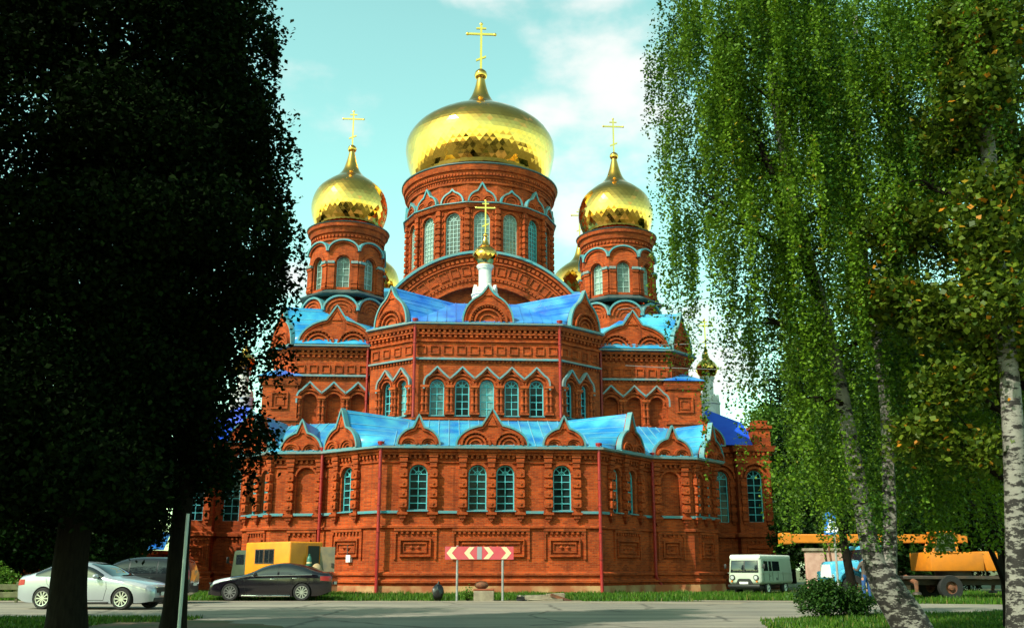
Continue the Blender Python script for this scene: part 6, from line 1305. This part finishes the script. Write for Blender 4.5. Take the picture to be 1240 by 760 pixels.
# --- shrubs
def shrub(name, label, loc, r, h, n, leaf, size, seed):
    t = thing(name, label, 'shrub', loc); g = np.random.default_rng(seed); bl = []
    for k in range(14): a = g.uniform(0, 6.28); d = r*g.uniform(.1, .75); bl.append((d*math.cos(a), d*math.sin(a)*.7, h*g.uniform(.2, .75), r*.38, r*.33, h*.24, n//14))
    b = MB()
    for q in bl: b.tube([(q[0]*.15, q[1]*.15, -.02), (q[0]*.6, q[1]*.6, q[2]*.7), q[:3]], [.02, .014, .005], 5, 'bark')
    b.build('stem', t); link('foliage', leaf_mesh('foliage', cloud(bl, seed, 9, .09, .3), size, leaf, seed=seed, aspect=.6), t); return t
shrub('leafy_shrub', 'round green shrub at the road edge before the young birch', (8.05, 26.2, 0), .95, .98, 6000, 'bush_leaf', .085, 61)
shrub('leafy_shrub', 'dark shrub right of the round one under the young birch', (9.0, 26.6, 0), .6, .62, 3500, 'bush_leaf', .08, 62)
shrub('leafy_shrub', 'tall weed growing beside the concrete block', (-1.75, 40.75, 0), .28, .55, 500, 'lit_leaf', .07, 63)
shrub('leafy_shrub', 'sunlit shrub behind the board fence at far left', (-22.5, 43, 0), 2.2, 1.6, 4000, 'lit_leaf', .12, 64)
shrub('leafy_shrub', 'sunlit hedge clump left of the board fence', (-26.5, 44, 0), 2.4, 1.5, 4000, 'lit_leaf', .12, 65)
shrub('leafy_shrub', 'bushy green clump right of the crane truck', (23.5, 43.5, 0), 2.2, 1.7, 5000, 'lit_leaf', .11, 66)
shrub('leafy_shrub', 'dark green clump between the van and the crane truck', (16.3, 49.0, 0), 1.5, 1.8, 4500, 'bush_leaf', .11, 67)
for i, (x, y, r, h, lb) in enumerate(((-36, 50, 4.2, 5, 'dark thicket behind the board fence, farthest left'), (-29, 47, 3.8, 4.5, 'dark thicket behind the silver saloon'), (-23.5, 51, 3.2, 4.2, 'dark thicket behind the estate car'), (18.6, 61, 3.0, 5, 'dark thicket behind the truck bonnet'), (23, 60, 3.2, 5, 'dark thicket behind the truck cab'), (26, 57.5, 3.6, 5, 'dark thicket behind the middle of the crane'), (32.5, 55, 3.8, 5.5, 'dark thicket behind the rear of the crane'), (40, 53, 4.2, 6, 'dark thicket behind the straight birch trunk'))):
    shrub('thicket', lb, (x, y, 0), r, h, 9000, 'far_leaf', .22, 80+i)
# pale wall far behind the leaves
pw = MB(); pw.rbox((-3, 0, 0), (3, .3, 2.2), 'pink', .03, 1, None, False); pw.rbox((-3.1, -.1, 2.2), (3.1, .4, 2.35), 'concrete', .02, 1, None, False); tag(pw.build('garden_wall', None, (19.5, 56.5, 0), R(-4)), 'pale pink wall glimpsed between the van and the truck', 'wall')

# --- grass
def grass(name, polys, dens, h, seed, label):
    g = np.random.default_rng(seed); out = []
    for (x0, y0, x1, y1, fn) in polys:
        n = int((x1-x0)*(y1-y0)*dens); p = np.stack([g.uniform(x0, x1, n), g.uniform(y0, y1, n)], 1)
        if fn: p = p[np.array([fn(a, b) for a, b in p])]
        cl = np.sin(p[:, 0]*1.7+seed)*np.sin(p[:, 1]*2.3)+np.sin(p[:, 0]*.6+1)*.7; p = p[g.random(len(p)) < .62+.35*cl]; out.append(p)
    p = np.concatenate(out); n = len(p); hh = h*(.4+1.0*g.random(n))*(1+.35*np.sin(p[:, 0]*2.1)*np.sin(p[:, 1]*1.7)); a = g.uniform(0, 6.28, n); w_ = .012+.012*g.random(n); w_ *= 1+dens**-.5*8; l = .35*hh*g.normal(0, 1, n)
    c, s = np.cos(a), np.sin(a); z = np.full(n, -.02)
    v = np.stack([np.stack([p[:, 0]-c*w_, p[:, 1]-s*w_, z], 1), np.stack([p[:, 0]+c*w_, p[:, 1]+s*w_, z], 1), np.stack([p[:, 0]-s*l, p[:, 1]+c*l, hh], 1)], 1).reshape(-1, 3)
    me = bpy.data.meshes.new(name); me.vertices.add(3*n); me.vertices.foreach_set('co', v.ravel().astype(np.float32)); me.loops.add(3*n); me.loops.foreach_set('vertex_index', np.arange(3*n, dtype=np.int32)); me.polygons.add(n); me.polygons.foreach_set('loop_start', np.arange(0, 3*n, 3, dtype=np.int32))
    at = me.attributes.new('hue', 'FLOAT', 'FACE'); at.data.foreach_set('value', g.random(n).astype(np.float32)); me.materials.append(M['grass']); me.update(calc_edges=True); me.validate()
    tag(link(name, me), label, None, None, 'stuff')
def clear(x, y): return not (7.4 < x < 13.8 and 37.9 < y < 41.1) and not (-2.2 < x < 2.8 and y < 41.6)
def edge_y(x): return 40.25 if x < -3 else 40.1+(-.15)*(x+3) if x < 8 else 38.8-.26*(x-8) if x < 20 else 36.2
grass('verge_grass', [(-26, 39.6, 30, 51.5, lambda x, y: y > edge_y(x)+.15 and clear(x, y)), (12, 36, 40, 40, lambda x, y: y > edge_y(x)+.1 and clear(x, y))], 240, .15, 71, 'green grass growing along the foot of the church')
def isl(x, y): return x > 6.5+.10*(26-y)*0 and y < 25.6+.55*(x-6.8) and y < 30
grass('island_grass', [(6.3, 18, 22, 30, isl), (4.2, 18.5, 7.2, 25.0, lambda x, y: x > 6.0+(25-y)*-.18 and y < 25)], 500, .09, 72, 'grass on the verge under the birches')
grass('tree_grass', [(-26, 24, -7.9, 26.2, None), (-14, 20.5, -9.2, 24.5, None)], 420, .08, 73, 'patchy grass beneath the lindens')

# --- overhead cables
for i, (a, b_, sag) in enumerate((((6.5, 58.0, 16.6), (26, 38, 15.6), .5), ((5.5, 56.5, 14.0), (27, 40, 12.6), .6), ((6.8, 57.5, 13.0), (27.5, 42, 10.4), .5))):
    q = MB(); a, b_ = Vector(a), Vector(b_); pts = [a.lerp(b_, t/24)-Vector((0, 0, sag*4*(t/24)*(1-t/24))) for t in range(25)]; q.tube(pts, .022, 5, 'cable'); tag(q.build('overhead_cable'), ['topmost thin cable running right from the church', 'middle thin cable running right from the church', 'lowest thin cable running right from the church'][i], 'cable')
